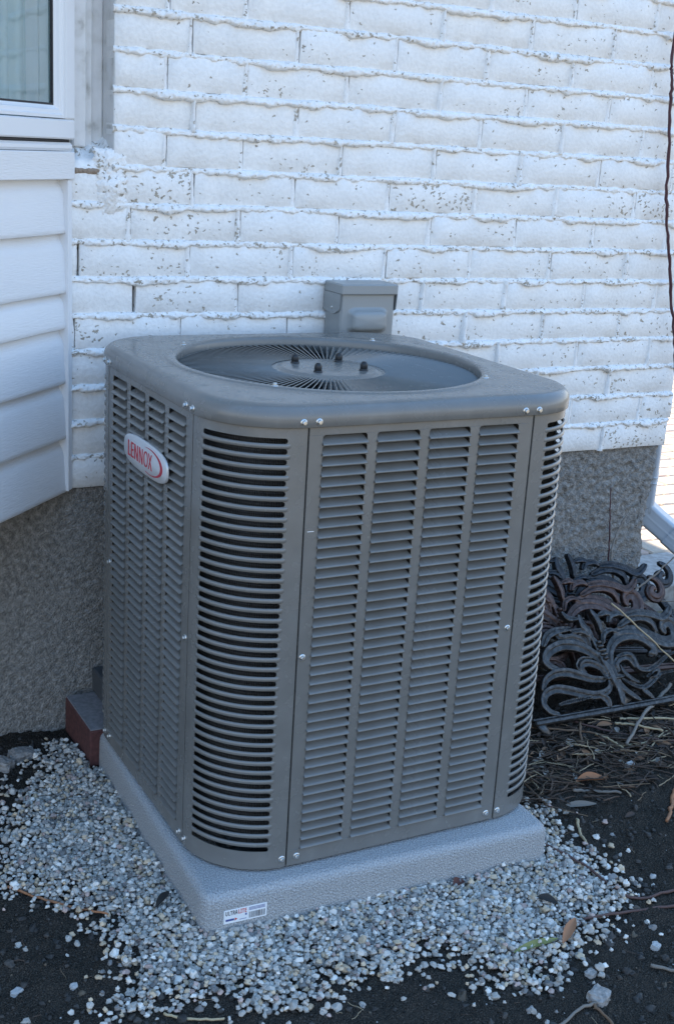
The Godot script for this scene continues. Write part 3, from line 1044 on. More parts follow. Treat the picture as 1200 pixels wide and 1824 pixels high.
# ---------------------------------------------------------------- the bay with siding and window
func build_bay() -> void:
	var base := Vector3(-0.3616, 0, WALL_Z + 0.004)
	var turn := Basis(Vector3.UP, deg_to_rad(44.5))
	var bay := thing("bay_window_wall", "white vinyl sided bay wall angled out from the left end of the brick wall", "bay wall", base)
	bay.basis = turn
	var reach := 0.62
	# body: underside, front face further left (outside the picture)
	var st := start()
	add_box(st, Vector3(-reach, 0.470, -0.30), Vector3(-0.03, 0.485, -0.022), 0.001)
	add_box(st, Vector3(-reach, 0.487, -0.06), Vector3(-0.024, 1.17, -0.022), 0.001)
	put("bay_core", done(st), M.room, bay)
	put("bay_front", (func() -> ArrayMesh:
		var fst := start()
		var inv := Transform3D(turn, base).affine_inverse()
		var p1 := Transform3D(turn, base) * Vector3(-reach - 0.002, 0, -0.004)
		add_box(fst, Vector3(-2.6, 0.472, WALL_Z + 0.02), Vector3(p1.x, 1.17, p1.z), 0.002, inv)
		add_box(fst, Vector3(-2.6, 2.2, WALL_Z + 0.02), Vector3(p1.x, 2.93, p1.z), 0.002, inv)
		add_box(fst, Vector3(-2.6, 1.172, p1.z - 0.05), Vector3(p1.x - 1.2, 2.198, p1.z), 0.002, inv)
		add_box(fst, Vector3(p1.x - 0.08, 1.172, p1.z - 0.05), Vector3(p1.x, 2.198, p1.z), 0.002, inv)
		return done(fst)).call(), M.siding, bay)
	# siding boards
	var ys := [0.474, 0.592, 0.710, 0.824, 0.897, 1.016, 1.1245]
	for k in 6:
		var y0: float = ys[k]
		var y1: float = ys[k + 1]
		var b := start(true)
		var prof := [Vector2(-0.012, y0 + 0.003), Vector2(-0.0015, y0), Vector2(0.0, y0 + 0.0015), Vector2(-0.0005, y0 + 0.010), Vector2(-0.0045, y0 + (y1 - y0) * 0.70), Vector2(-0.0085, y0 + (y1 - y0) * 0.80), Vector2(-0.0150, y0 + (y1 - y0) * 0.90), Vector2(-0.0155, y1 + 0.006)]
		var nseg := 24
		for q in prof.size() - 1:
			for s in nseg:
				var xa := lerpf(-reach, -0.0215, float(s) / nseg)
				var xb := lerpf(-reach, -0.0215, float(s + 1) / nseg)
				var wa := 0.0009 * sin(xa * 21.0 + k * 2.1)
				var wb := 0.0009 * sin(xb * 21.0 + k * 2.1)
				quad(b, Vector3(xa, prof[q].y, prof[q].x + wa), Vector3(xb, prof[q].y, prof[q].x + wb), Vector3(xb, prof[q + 1].y, prof[q + 1].x + wb), Vector3(xa, prof[q + 1].y, prof[q + 1].x + wa))
		put("siding_board", done(b), M.siding, bay)
	put("corner_channel", (func() -> ArrayMesh:
		var cst := start()
		add_box(cst, Vector3(-0.0215, 0.477, -0.02), Vector3(-0.0185, 1.1215, 0.006), 0.0008)
		add_box(cst, Vector3(-0.0185, 0.477, -0.022), Vector3(0.0, 1.1215, 0.003), 0.0012)
		return done(cst)).call(), M.vinyl, bay)
	put("sill_board", box(Vector3(-reach, 1.1225, -0.02), Vector3(0.001, 1.1755, 0.009), 0.0015), M.siding, bay)
	var sill := put("sill_nose", box(Vector3(-reach, 1.1765, -0.03), Vector3(0.004, 1.1925, 0.004), 0.005), M.vinyl, bay)
	put("sill_gap", box(Vector3(-reach, 1.193, -0.03), Vector3(0.0, 1.1985, -0.003), 0.001), M.gasket, bay)
	# the window
	var win := Node3D.new()
	win.name = "window"
	bay.add_child(win)
	var gx := -0.061
	var gy := 1.2615
	var top := 2.2
	put("frame", (func() -> ArrayMesh:
		var fst := start()
		add_box(fst, Vector3(-reach, 1.199, -0.05), Vector3(0.0, 1.236, 0.010), 0.003)
		add_box(fst, Vector3(gx + 0.024, 1.2365, -0.05), Vector3(0.0, top, 0.010), 0.003)
		return done(fst)).call(), M.vinyl, win)
	put("sash", (func() -> ArrayMesh:
		var fst := start()
		# stepped beads with mitred look: three slopes towards the glass
		var steps := [Vector2(0.0235, 0.0085), Vector2(0.0175, 0.0085), Vector2(0.0150, 0.0055), Vector2(0.0085, 0.0045), Vector2(0.0055, 0.0005), Vector2(0.0005, -0.0035)]
		for k in steps.size() - 1:
			var p: Vector2 = steps[k]
			var q: Vector2 = steps[k + 1]
			quad(fst, Vector3(gx + q.x, gy - q.x, q.y), Vector3(gx + p.x, gy - p.x, p.y), Vector3(gx + p.x, top, p.y), Vector3(gx + q.x, top, q.y))
			quad(fst, Vector3(-reach, gy - p.x, p.y), Vector3(gx + p.x, gy - p.x, p.y), Vector3(gx + q.x, gy - q.x, q.y), Vector3(-reach, gy - q.x, q.y))
		return done(fst)).call(), M.vinyl, win)
	put("gasket", (func() -> ArrayMesh:
		var fst := start()
		add_box(fst, Vector3(-reach, gy - 0.001, -0.012), Vector3(gx + 0.001, gy + 0.0035, -0.0035), 0.0005)
		add_box(fst, Vector3(gx - 0.0035, gy + 0.0036, -0.012), Vector3(gx + 0.001, top, -0.0035), 0.0005)
		return done(fst)).call(), M.gasket, win)
	put("pane", box(Vector3(-reach, gy, -0.0095), Vector3(gx, top, -0.0080), 0.0002), M.glass, win)
	var cur := start(true)
	var prev := Vector3.ZERO
	for k in 121:
		var x := lerpf(-reach, gx + 0.03, k / 120.0)
		var z := -0.085 + 0.018 * sin(x * 150.0) + 0.008 * sin(x * 410.0 + 1.0)
		var p := Vector3(x, gy - 0.04, z)
		if k > 0: quad(cur, prev, p, p + Vector3(0, 1.0, 0), prev + Vector3(0, 1.0, 0))
		prev = p
	put("curtain", done(cur), M.curtain, win)
	var side := start()
	add_box(side, Vector3(gx + 0.025, 1.20, -0.14), Vector3(-0.002, top, -0.052), 0.001)
	add_box(side, Vector3(-reach, 1.19, -0.30), Vector3(gx + 0.02, 1.20, -0.052), 0.001)
	put("inner_reveal", done(side), M.vinyl, win)
	put("room_back", box(Vector3(-reach - 0.3, 1.1, -0.75), Vector3(0.1, 2.5, -0.74), 0.001), M.room, win)
	put("head_board", box(Vector3(-reach, top + 0.001, -0.3), Vector3(0.0, 2.9, 0.006), 0.002), M.siding, bay)
	# weathered trim boards between the window and the brick return
	var trim := thing("window_trim", "weathered off white vertical trim boards between the window and the brick edge", "trim board", Vector3(0, 0, 0))
	put("board", box(Vector3(-0.40, 1.185, WALL_Z - 0.13), Vector3(-0.2985, 2.6, WALL_Z - 0.060), 0.002), M.trim, trim)
	put("batten", box(Vector3(-0.345, 1.185, WALL_Z - 0.0595), Vector3(-0.316, 2.6, WALL_Z - 0.040), 0.003), M.trim, trim)
	put("caulk_strip", box(Vector3(-0.298, 1.185, WALL_Z - 0.13), Vector3(OPEN_X - 0.0005, 2.6, WALL_Z - 0.074), 0.003), M.trim, trim)

# ---------------------------------------------------------------- things on the wall
func build_disconnect_box() -> void:
	var o := thing("disconnect_box", "grey metal electrical disconnect box with overhanging lid mounted on the white brick wall", "electrical box", Vector3(0.296, 0.775, WALL_Z))
	var w := 0.069
	put("housing", box(Vector3(-w, -0.10, 0.004), Vector3(w, 0.143, 0.082), 0.004), M.box, o)
	var lid := start()
	add_box(lid, Vector3(-w - 0.004, 0.1255, 0.003), Vector3(w + 0.004, 0.1495, 0.089), 0.003)
	# side ears that taper to a point
	for s in [-1.0, 1.0]:
		var x: float = s * (w + 0.0035)
		var p := [Vector3(x, 0.127, 0.004), Vector3(x, 0.127, 0.086), Vector3(x, 0.093, 0.083), Vector3(x, 0.082, 0.060), Vector3(x, 0.080, 0.050), Vector3(x, 0.085, 0.004)]
		for k in range(1, 5):
			if s > 0: tri(lid, p[0], p[k + 1], p[k])
			else: tri(lid, p[0], p[k], p[k + 1])
	put("lid", done(lid), M.box, o)
	var bulge := start(true)
	var n := 64
	var steps := [Vector2(0.0, 0.082), Vector2(0.004, 0.0835), Vector2(0.008, 0.092), Vector2(0.011, 0.0975), Vector2(0.016, 0.0995)]
	var cols := []
	for i in n:
		var col := PackedVector3Array()
		for q in steps:
			var b := round_square(float(i) / n, 1.0, 0.4)
			var p: Vector2 = b[0]
			col.append(Vector3(p.x * (0.052 - q.x), 0.068 + p.y * (0.030 - q.x), q.y))
		cols.append(col)
	for i in n:
		var a: PackedVector3Array = cols[i]
		var b: PackedVector3Array = cols[(i + 1) % n]
		for k in steps.size() - 1: quad(bulge, a[k], b[k], b[k + 1], a[k + 1])
		tri(bulge, Vector3(0, 0.068, 0.0997), a[4], b[4])
	put("raised_panel", done(bulge), M.box, o)
	var pin := start(true)
	add_lathe(pin, [Vector2(0.004, 0), Vector2(0.003, 0.002), Vector2(0, 0.0024)], 10, Vector3.ZERO, Transform3D(Basis(Vector3.BACK, PI / 2), Vector3(-w - 0.0035, 0.094, 0.045)))
	put("hinge_pin", done(pin), M.washer, o)

func build_downspout() -> void:
	var o := thing("downspout", "pale blue grey metal downspout with an elbow at the right corner of the house", "downspout")
	var prof := []
	var half := Vector2(0.031, 0.040)
	for k in 48:
		var b := round_square(k / 48.0, 1.0, 0.25)
		var p: Vector2 = b[0]
		var rib := 1.0 + 0.03 * (1.0 if fmod(absf(p.x) * 3.0 + absf(p.y) * 3.0, 1.0) < 0.5 else 0.0)
		prof.append(Vector2(p.x * half.x * rib, p.y * half.y * rib))
	var pts := spline([Vector3(1.380, 2.9, -0.60), Vector3(1.380, 1.2, -0.60), Vector3(1.380, 0.33, -0.60), Vector3(1.380, 0.268, -0.60), Vector3(1.392, 0.240, -0.588), Vector3(1.455, 0.178, -0.530)], 6)
	var sc := []
	for k in pts.size(): sc.append(Vector2.ONE)
	var st := start(true)
	add_sweep(st, pts, prof, sc, Vector3(-0.72, 0.05, 0.72), false)
	put("pipe", done(st), M.pipe, o)
	var st2 := start(true)
	var pts2 := [Vector3(1.440, 0.193, -0.544), Vector3(1.50, 0.134, -0.489), Vector3(1.60, 0.036, -0.397), Vector3(1.69, -0.053, -0.314)]
	add_sweep(st2, pts2, prof, [Vector2.ONE * 1.09, Vector2.ONE * 1.09, Vector2.ONE * 1.09, Vector2.ONE * 1.09], Vector3(-0.72, 0.05, 0.72), false)
	put("lower_pipe", done(st2), M.pipe, o)
	var st3 := start(true)
	for y in [0.335, 0.352]:
		add_sweep(st3, [Vector3(1.380, y + 0.005, -0.60), Vector3(1.380, y, -0.60)], prof, [Vector2.ONE * 1.05, Vector2.ONE * 1.05], Vector3(-0.72, 0.05, 0.72))
	put("seam", done(st3), M.pipe, o)

# ---------------------------------------------------------------- the ground
var soil_noise := FastNoiseLite.new()
var soil_fine := FastNoiseLite.new()
var gravel_edge := PackedVector2Array([Vector2(-0.406, -0.390), Vector2(-0.491, -0.304), Vector2(-0.535, -0.231), Vector2(-0.581, -0.128), Vector2(-0.616, -0.031), Vector2(-0.647, 0.079), Vector2(-0.635, 0.132), Vector2(-0.570, 0.187), Vector2(-0.525, 0.287), Vector2(-0.521, 0.365), Vector2(-0.536, 0.438), Vector2(-0.565, 0.497), Vector2(-0.532, 0.524), Vector2(-0.464, 0.514), Vector2(-0.391, 0.546), Vector2(-0.343, 0.610), Vector2(-0.289, 0.619), Vector2(-0.224, 0.572), Vector2(-0.118, 0.609), Vector2(-0.065, 0.558), Vector2(0.006, 0.605), Vector2(0.012, 0.681), Vector2(0.059, 0.720), Vector2(0.118, 0.701), Vector2(0.195, 0.656), Vector2(0.276, 0.615), Vector2(0.392, 0.569), Vector2(0.407, 0.451), Vector2(0.397, 0.359), Vector2(0.427, 0.252), Vector2(0.28, 0.15), Vector2(-0.296, -0.2), Vector2(-0.33, -0.39)])

func edge_distance(p: Vector2) -> float:   # positive inside the gravel
	var best := 9.0
	var n := gravel_edge.size()
	for k in n:
		var q := Geometry2D.get_closest_point_to_segment(p, gravel_edge[k], gravel_edge[(k + 1) % n])
		best = minf(best, p.distance_to(q))
	return best if Geometry2D.is_point_in_polygon(p, gravel_edge) else -best

func ground_y(x: float, z: float) -> float:
	var y := GROUND - 0.006 + 0.010 * soil_noise.get_noise_2d(x * 130.0, z * 130.0) + 0.0055 * soil_fine.get_noise_2d(x * 1000.0, z * 1000.0)
	y += 0.02 * smoothstep(0.9, 1.4, x)
	return y

func build_ground() -> void:
	soil_noise.seed = 3; soil_noise.frequency = 0.06; soil_noise.fractal_octaves = 3
	soil_fine.seed = 8; soil_fine.frequency = 0.09; soil_fine.fractal_octaves = 4
	var far := put("lawn", box(Vector3(-60, -0.6, -60), Vector3(60, -0.135, 60), 0.01), M.lawn)
	tag(far, "dry lawn around the soil bed", "lawn", "", "structure")
	var nx := 440; var nz := 340
	var soil := put("soil", sheet(nx, nz, func(i: int, j: int) -> Vector3:
		var x := lerpf(-1.1, 1.62, float(i) / nx)
		var z := lerpf(1.45, -0.52, float(j) / nz)
		return Vector3(x, ground_y(x, z), z)), M.soil)
	tag(soil, "black soil bed along the house foundation", "soil", "", "structure")
	var outer := start()
	for q in [[-6.0, -1.1, -0.52, 1.45], [1.62, 3.2, -0.52, 1.45], [-6.0, 3.2, 1.45, 2.4]]:
		quad(outer, Vector3(q[0], GROUND - 0.008, q[3]), Vector3(q[1], GROUND - 0.008, q[3]), Vector3(q[1], GROUND - 0.008, q[2]), Vector3(q[0], GROUND - 0.008, q[2]))
	tag(put("soil_border", done(outer), M.soil), "black soil further along the bed", "soil", "", "structure")

func pebble_mesh(sd: int) -> ArrayMesh:
	var sp := SphereMesh.new()
	sp.radius = 1.0; sp.height = 2.0
	sp.radial_segments = 10; sp.rings = 6
	var arr := sp.get_mesh_arrays()
	var v: PackedVector3Array = arr[Mesh.ARRAY_VERTEX]
	var n := noise(0.55, 2, sd)
	for k in v.size():
		var p := v[k]
		v[k] = p * (1.0 + 0.65 * n.get_noise_3dv(p * 1.6))
	var st := start(true)
	var idx: PackedInt32Array = arr[Mesh.ARRAY_INDEX]
	for k in idx: st.add_vertex(v[k])
	return done(st)

func scatter(called: String, mesh: Mesh, material: Material, places: Array, tones: Array) -> MultiMeshInstance3D:
	var mm := MultiMesh.new()
	mm.transform_format = MultiMesh.TRANSFORM_3D
	mm.use_colors = true
	mm.mesh = mesh
	mm.instance_count = places.size()
	for k in places.size():
		mm.set_instance_transform(k, places[k])
		mm.set_instance_color(k, tones[k])
	var o := MultiMeshInstance3D.new()
	o.name = called
	o.multimesh = mm
	o.material_override = material
	add_child(o)
	return o

func pebble_tone() -> Color:
	var k := rng.randf()
	var v := rng.randf_range(0.75, 1.2)
	if k < 0.50: return Color(0.45 * v, 0.415 * v, 0.365 * v)
	if k < 0.72: return Color(0.65 * v, 0.60 * v, 0.53 * v)
	if k < 0.84: return Color(0.56 * v, 0.43 * v, 0.29 * v)
	if k < 0.93: return Color(0.22 * v, 0.205 * v, 0.19 * v)
	if k < 0.97: return Color(0.46 * v, 0.34 * v, 0.29 * v)
	return Color(0.80, 0.75, 0.67)

func pebble_place(x: float, y: float, z: float, r: float) -> Transform3D:
	var b := Basis.from_euler(Vector3(rng.randf_range(-0.5, 0.5), rng.randf() * TAU, rng.randf_range(-0.5, 0.5)))
	b = b.scaled_local(Vector3(r * rng.randf_range(0.85, 1.35), r * rng.randf_range(0.55, 0.85), r * rng.randf_range(0.75, 1.05)))
	return Transform3D(b, Vector3(x, y, z))

func under_pad(x: float, z: float) -> bool:
	return x > -0.352 and x < 0.300 and z < 0.375 and z > -0.27

func build_gravel() -> void:
	var places := []
	var tones := []
	var strays := []
	var stray_tones := []
	for layer in 3:
		var step := 0.0087
		var x := -0.72
		while x < 0.50:
			var z := -0.42
			while z < 0.80:
				var p := Vector2(x + rng.randf_range(-0.5, 0.5) * step, z + rng.randf_range(-0.5, 0.5) * step)
				z += step
				if under_pad(p.x, p.y): continue
				if p.x > -0.382 and p.x < -0.27 and p.y < -0.255: continue
				var d := edge_distance(p) + 0.045 * soil_noise.get_noise_2d(p.x * 330.0 + 70.0, p.y * 330.0) + 0.034 * rng.randfn()
				if d < 0.0: continue
				var deep := smoothstep(0.0, 0.07, d)
				if layer > 0 and rng.randf() > deep * 1.1: continue
				if layer == 0 and rng.randf() > 0.45 + deep: continue
				var r := rng.randf_range(0.0024, 0.0055) * (1.5 if rng.randf() < 0.1 else 1.0)
				var y := ground_y(p.x, p.y) + 0.003 + layer * 0.0055 * deep + rng.randf_range(-0.001, 0.002)
				places.append(pebble_place(p.x, y, p.y, r))
				tones.append(pebble_tone())
			x += step
	var mesh := pebble_mesh(4)
	tag(scatter("gravel", mesh, M.pebble, places, tones), "pale grey pea gravel heaped around the pad", "gravel", "", "stuff")
	for k in 900:
		var p := Vector2(rng.randf_range(-0.95, 0.95), rng.randf_range(-0.40, 1.05))
		var d := edge_distance(p)
		if d > 0.01 or rng.randf() > exp(d / 0.07) + 0.06: continue
		if under_pad(p.x, p.y) or p.x > -0.40 and p.x < 0.36 and p.y < 0.3 and p.y > -0.3: continue
		strays.append(pebble_place(p.x, ground_y(p.x, p.y) + 0.002, p.y, rng.randf_range(0.003, 0.0072)))
		stray_tones.append(pebble_tone())
	tag(scatter("stray_pebbles", mesh, M.pebble, strays, stray_tones), "loose pale pebbles strewn over the black soil", "pebbles", "", "stuff")
	# crumbs of soil and grit
	var crumbs := []
	var crumb_tones := []
	for k in 16000:
		var x := rng.randf_range(-1.0, 1.45)
		var z := rng.randf_range(-0.46, 1.2)
		if under_pad(x, z): continue
		var big := rng.randf()
		crumbs.append(pebble_place(x, ground_y(x, z) + 0.0006, z, lerpf(0.0012, 0.0085, pow(big, 7.0))))
		var v := rng.randf_range(0.7, 1.5)
		var t := rng.randf()
		if t < 0.93: crumb_tones.append(Color(0.040 * v, 0.035 * v, 0.030 * v))
		elif t < 0.98: crumb_tones.append(Color(0.10 * v, 0.075 * v, 0.05 * v))
		else: crumb_tones.append(Color(0.34 * v, 0.33 * v, 0.31 * v))
	tag(scatter("soil_crumbs", pebble_mesh(9), M.pebble, crumbs, crumb_tones), "crumbs of black soil and grit", "soil", "", "stuff")

func twig_mesh(pts: Array, r0: float, r1: float, sd: int) -> ArrayMesh:
	var path := spline(pts, 7)
	var n := noise(1.0, 2, sd)
	var sc := []
	for k in path.size():
		var t := float(k) / (path.size() - 1)
		path[k] += Vector3(n.get_noise_2d(k * 0.9, 1.0), 0.5 * n.get_noise_2d(k * 0.9, 40.0), n.get_noise_2d(k * 0.9, 80.0)) * r0 * 1.2
		sc.append(Vector2.ONE * lerpf(r0, r1, t) * (1.0 + 0.25 * n.get_noise_2d(k * 2.1, 120.0)))
	var st := start(true)
	add_sweep(st, path, circle(7), sc, Vector3(0.13, 0.99, 0.07).normalized())
	return done(st)

func lay_twig(called: String, label: String, category: String, flat: Array, r0: float, r1: float, m: Material, lift := 0.002, group := "") -> void:
	var pts := []
	var n := flat.size()
	for k in n:
		var f: Vector2 = flat[k]
		pts.append(Vector3(f.x, ground_y(f.x, f.y) + lift + r0 + (0.010 if Geometry2D.is_point_in_polygon(f, gravel_edge) else 0.0), f.y))
	var o := put(called, twig_mesh(pts, r0, r1, int(flat[0].x * 1000.0) + 7), m)
	tag(o, label, category, group)

func leaf_mesh(length: float, width: float, curl: float) -> ArrayMesh:
	var nl := 10
	return sheet(nl, 4, func(i: int, j: int) -> Vector3:
		var t := float(i) / nl
		var w := width * pow(sin(PI * clampf(t, 0.02, 0.98)), 0.7)
		var s := (j - 2) / 2.0
		return Vector3((t - 0.5) * length, curl * (absf(s) * absf(s) * w * 0.9 + 0.25 * sin(t * 5.0) * width), -s * w))

func lay_leaf(called: String, label: String, category: String, at: Vector2, turn: float, length: float, width: float, curl: float, m: Material, lift := 0.006) -> void:
	var y := ground_y(at.x, at.y) + lift + (0.010 if Geometry2D.is_point_in_polygon(at, gravel_edge) else 0.0)
	var o := put(called, leaf_mesh(length, width, curl), m, self, Vector3(at.x, y, at.y))
	o.rotation = Vector3(0.15, turn, 0.1)
	tag(o, label, category)

func rock_mesh(size: Vector3, sd: int) -> ArrayMesh:
	var n := noise(0.8, 2, sd)
	var sp := SphereMesh.new()
	sp.radius = 1.0; sp.height = 2.0; sp.radial_segments = 14; sp.rings = 8
	var arr := sp.get_mesh_arrays()
	var v: PackedVector3Array = arr[Mesh.ARRAY_VERTEX]
	var st := start(false)
	for k in arr[Mesh.ARRAY_INDEX]:
		var p := v[k]
		var q := Vector3(signf(p.x) * pow(absf(p.x), 0.6), signf(p.y) * pow(absf(p.y), 0.5), signf(p.z) * pow(absf(p.z), 0.6)) * (1.0 + 0.28 * n.get_noise_3dv(p * 1.5))
		st.add_vertex(q * size * 0.5)
	return done(st)

func lay_rock(called: String, label: String, at: Vector2, size: Vector3, turn: float, m: Material, sd: int, sink := 0.3) -> void:
	var o := put(called, rock_mesh(size, sd), m, self, Vector3(at.x, ground_y(at.x, at.y) + size.y * (0.5 - sink) + (0.008 if Geometry2D.is_point_in_polygon(at, gravel_edge) else 0.0), at.y))
	o.rotation = Vector3(0.08, turn, -0.06)
	tag(o, label, "stone")

func build_debris() -> void:
	lay_twig("twig", "thin orange brown twig lying on the gravel left of the pad", "twig", [Vector2(-0.646, 0.114), Vector2(-0.604, 0.167), Vector2(-0.558, 0.214), Vector2(-0.512, 0.270)], 0.0026, 0.0018, M.orange)
	lay_twig("twig", "long dark red twig bent at an angle across the gravel right of the pad", "twig", [Vector2(0.322, 0.346), Vector2(0.367, 0.467), Vector2(0.383, 0.579), Vector2(0.481, 0.592), Vector2(0.60, 0.62)], 0.0026, 0.0030, M.twig_red)
	lay_twig("twig", "straight dark red twig nearest the front on the gravel's right edge", "twig", [Vector2(0.254, 0.610), Vector2(0.344, 0.610), Vector2(0.452, 0.623), Vector2(0.56, 0.64)], 0.0022, 0.0034, M.twig_red)
	lay_twig("twig", "tan twig on the soil at the front edge below the sticker", "twig", [Vector2(-0.508, 0.543), Vector2(-0.476, 0.567), Vector2(-0.430, 0.591)], 0.0024, 0.0020, M.straw)
	lay_twig("twig", "brown twig leading up to the tan stone chunk at the front right", "twig", [Vector2(0.013, 0.82), Vector2(0.106, 0.797), Vector2(0.157, 0.797)], 0.0030, 0.0022, M.twig_grey)
	lay_twig("twig", "brown twig running forward from beneath the tan stone chunk", "twig", [Vector2(0.123, 0.790), Vector2(0.126, 0.821), Vector2(0.125, 0.87)], 0.0028, 0.0020, M.bark)
	lay_twig("stick", "short orange stick standing out on bare soil at the right edge", "stick", [Vector2(0.753, 0.292), Vector2(0.703, 0.338), Vector2(0.648, 0.385)], 0.0045, 0.0035, M.orange)
	lay_twig("stick", "short grey stick on bare soil at the lower right edge", "stick", [Vector2(0.286, 0.748), Vector2(0.330, 0.785)], 0.0032, 0.0028, M.twig_grey)
	lay_twig("straw", "long brown stalk passing in front of the iron panel's foot", "straw", [Vector2(0.60, -0.068), Vector2(0.690, -0.024), Vector2(0.761, 0.013), Vector2(0.819, 0.106)], 0.0026, 0.0020, M.bark, 0.012)
	lay_twig("straw", "pale cream stalk closest to the iron rail at the right edge", "straw", [Vector2(0.856, -0.015), Vector2(0.919, 0.009), Vector2(1.002, 0.037)], 0.0030, 0.0026, M.straw, 0.016)
	lay_twig("straw", "tan stalk sloping down just in front of the pale cream stalk", "straw", [Vector2(0.832, -0.001), Vector2(0.866, 0.031), Vector2(0.912, 0.077)], 0.0030, 0.0024, M.straw, 0.014)
	lay_twig("straw", "level pale stalk in the middle of the straw litter", "straw", [Vector2(0.728, 0.050), Vector2(0.776, 0.077), Vector2(0.837, 0.104)], 0.0024, 0.0022, M.straw, 0.010)
	lay_twig("straw", "short tan stalk slanting across the level pale stalk", "straw", [Vector2(0.755, 0.020), Vector2(0.764, 0.060), Vector2(0.772, 0.097)], 0.0026, 0.0022, M.straw, 0.014)
	lay_twig("stick", "brown stick pointing from the iron rail's left end towards the front", "stick", [Vector2(0.753, -0.038), Vector2(0.696, 0.043), Vector2(0.647, 0.127)], 0.0032, 0.0026, M.bark, 0.008)
	lay_twig("stick", "dark forked stick rising diagonally across the straw litter to the right", "stick", [Vector2(0.78, 0.100), Vector2(0.900, 0.012), Vector2(0.995, -0.046), Vector2(1.10, -0.11)], 0.0038, 0.0045, M.twig_grey, 0.020)
	lay_twig("straw", "dark reddish stalk lying along the litter under the tan stalk", "straw", [Vector2(0.742, -0.048), Vector2(0.797, 0.011), Vector2(0.857, 0.081), Vector2(0.924, 0.122)], 0.0024, 0.0026, M.twig_red, 0.010)
	lay_twig("twig", "bent brown twig beside the pad's right rear corner", "twig", [Vector2(0.459, 0.149), Vector2(0.449, 0.223), Vector2(0.448, 0.273)], 0.0030, 0.0024, M.bark)
	lay_twig("twig", "short tan twig pointing forward just right of the pad's corner gravel", "twig", [Vector2(0.465, 0.316), Vector2(0.448, 0.356), Vector2(0.430, 0.395)], 0.0030, 0.0026, M.straw)
	lay_twig("twig", "pale thin twig at the right edge of the straw litter", "twig", [Vector2(0.806, 0.140), Vector2(0.904, 0.077), Vector2(0.951, 0.057)], 0.0020, 0.0016, M.straw, 0.008)
	lay_twig("stick", "flat grey tan stick just in front of the curled bark", "stick", [Vector2(0.542, 0.209), Vector2(0.588, 0.227), Vector2(0.636, 0.254)], 0.0034, 0.0028, M.twig_grey)
	lay_leaf("leaf", "narrow yellow green leaf on the front of the gravel", "leaf", Vector2(0.125, 0.640), -0.05, 0.088, 0.008, 0.6, M.leaf_green, 0.008)
	lay_leaf("wood_chip", "orange brown wood chip standing beside the yellow green leaf", "wood chip", Vector2(0.200, 0.634), 0.65, 0.075, 0.009, 0.5, M.orange, 0.010)
	lay_leaf("leaf", "small dark red leaf against the pad's front edge", "leaf", Vector2(0.108, 0.424), 0.4, 0.030, 0.010, 0.8, M.leaf_red, 0.006)
	lay_leaf("leaf", "dark curled leaf on the gravel left of the pad's front corner", "leaf", Vector2(-0.415, 0.275), 0.75, 0.050, 0.007, 0.9, M.leaf_dark, 0.008)
	lay_leaf("leaf", "dark crumpled leaf in the gravel in front of the pad's right half", "leaf", Vector2(0.222, 0.54), -0.9, 0.040, 0.010, 0.7, M.leaf_dark, 0.006)
	lay_leaf("bark_piece", "curled orange tan bark strip at the front of the straw litter", "bark", Vector2(0.600, 0.196), -0.25, 0.070, 0.013, 0.9, M.orange, 0.012)
	lay_leaf("bark_piece", "grey weathered bark flake lying right of the pad's corner", "bark", Vector2(0.520, 0.26), -0.3, 0.075, 0.010, 0.5, M.twig_grey, 0.006)
	lay_rock("stone", "angular tan stone chunk on the soil at the front right", Vector2(0.147, 0.783), Vector3(0.040, 0.022, 0.034), 0.5, M.stone, 3)
	lay_rock("stone", "flat grey stone beside the foundation at the left", Vector2(-0.500, -0.372), Vector3(0.055, 0.030, 0.045), 0.2, M.stone, 5)
	lay_rock("stone", "grey stone cut off by the left edge of the picture, beside the foundation", Vector2(-0.548, -0.340), Vector3(0.035, 0.035, 0.05), 0.7, M.stone, 8)
	lay_rock("stone", "flat blue grey pebble on bare soil right of the gravel front", Vector2(0.173, 0.730), Vector3(0.024, 0.010, 0.017), 0.4, M.stone, 13)
	lay_rock("stone", "bright white pebble alone on the soil at the right", Vector2(0.335, 0.707), Vector3(0.018, 0.012, 0.015), 0.4, M.white_stone, 15)
	lay_rock("stone", "pale flat disc of stone in the straw litter", Vector2(0.736, 0.165), Vector3(0.026, 0.022, 0.012), 0.1, M.white_stone, 17)
	lay_rock("stone", "cream pebble alone on the soil at the lower left", Vector2(-0.700, 0.393), Vector3(0.022, 0.010, 0.015), 0.6, M.white_stone, 19)
	lay_rock("stone", "small white pebble on the soil between the cream pebble and the gravel", Vector2(-0.616, 0.419), Vector3(0.013, 0.011, 0.013), 0.1, M.white_stone, 21)
	# litter nobody could count
	var one := twig_mesh([Vector3(-0.5, 0, 0), Vector3(-0.15, 0.02, 0.03), Vector3(0.2, 0.0, -0.02), Vector3(0.5, 0.01, 0.02)], 0.02, 0.012, 77)
	var places := []
	var tones := []
	for k in 1400:
		var x: float; var z: float
		var dense := k < 900
		if dense:
			var u := rng.randf()
			x = rng.randf_range(0.40, 1.45)
			z = rng.randfn() * 0.085 + lerpf(0.10, 0.02, (x - 0.4)) + 0.02
			if z < -0.42: continue
		else:
			x = rng.randf_range(-0.95, 1.35); z = rng.randf_range(-0.44, 1.05)
			if edge_distance(Vector2(x, z)) > 0.02 and rng.randf() > 0.06: continue
		if under_pad(x, z) or x < 0.36 and x > -0.4 and z < 0.3: continue
		var l := rng.randf_range(0.02, 0.11) if dense else rng.randf_range(0.008, 0.035)
		var th := rng.randf_range(0.05, 0.11) if dense else rng.randf_range(0.02, 0.04)
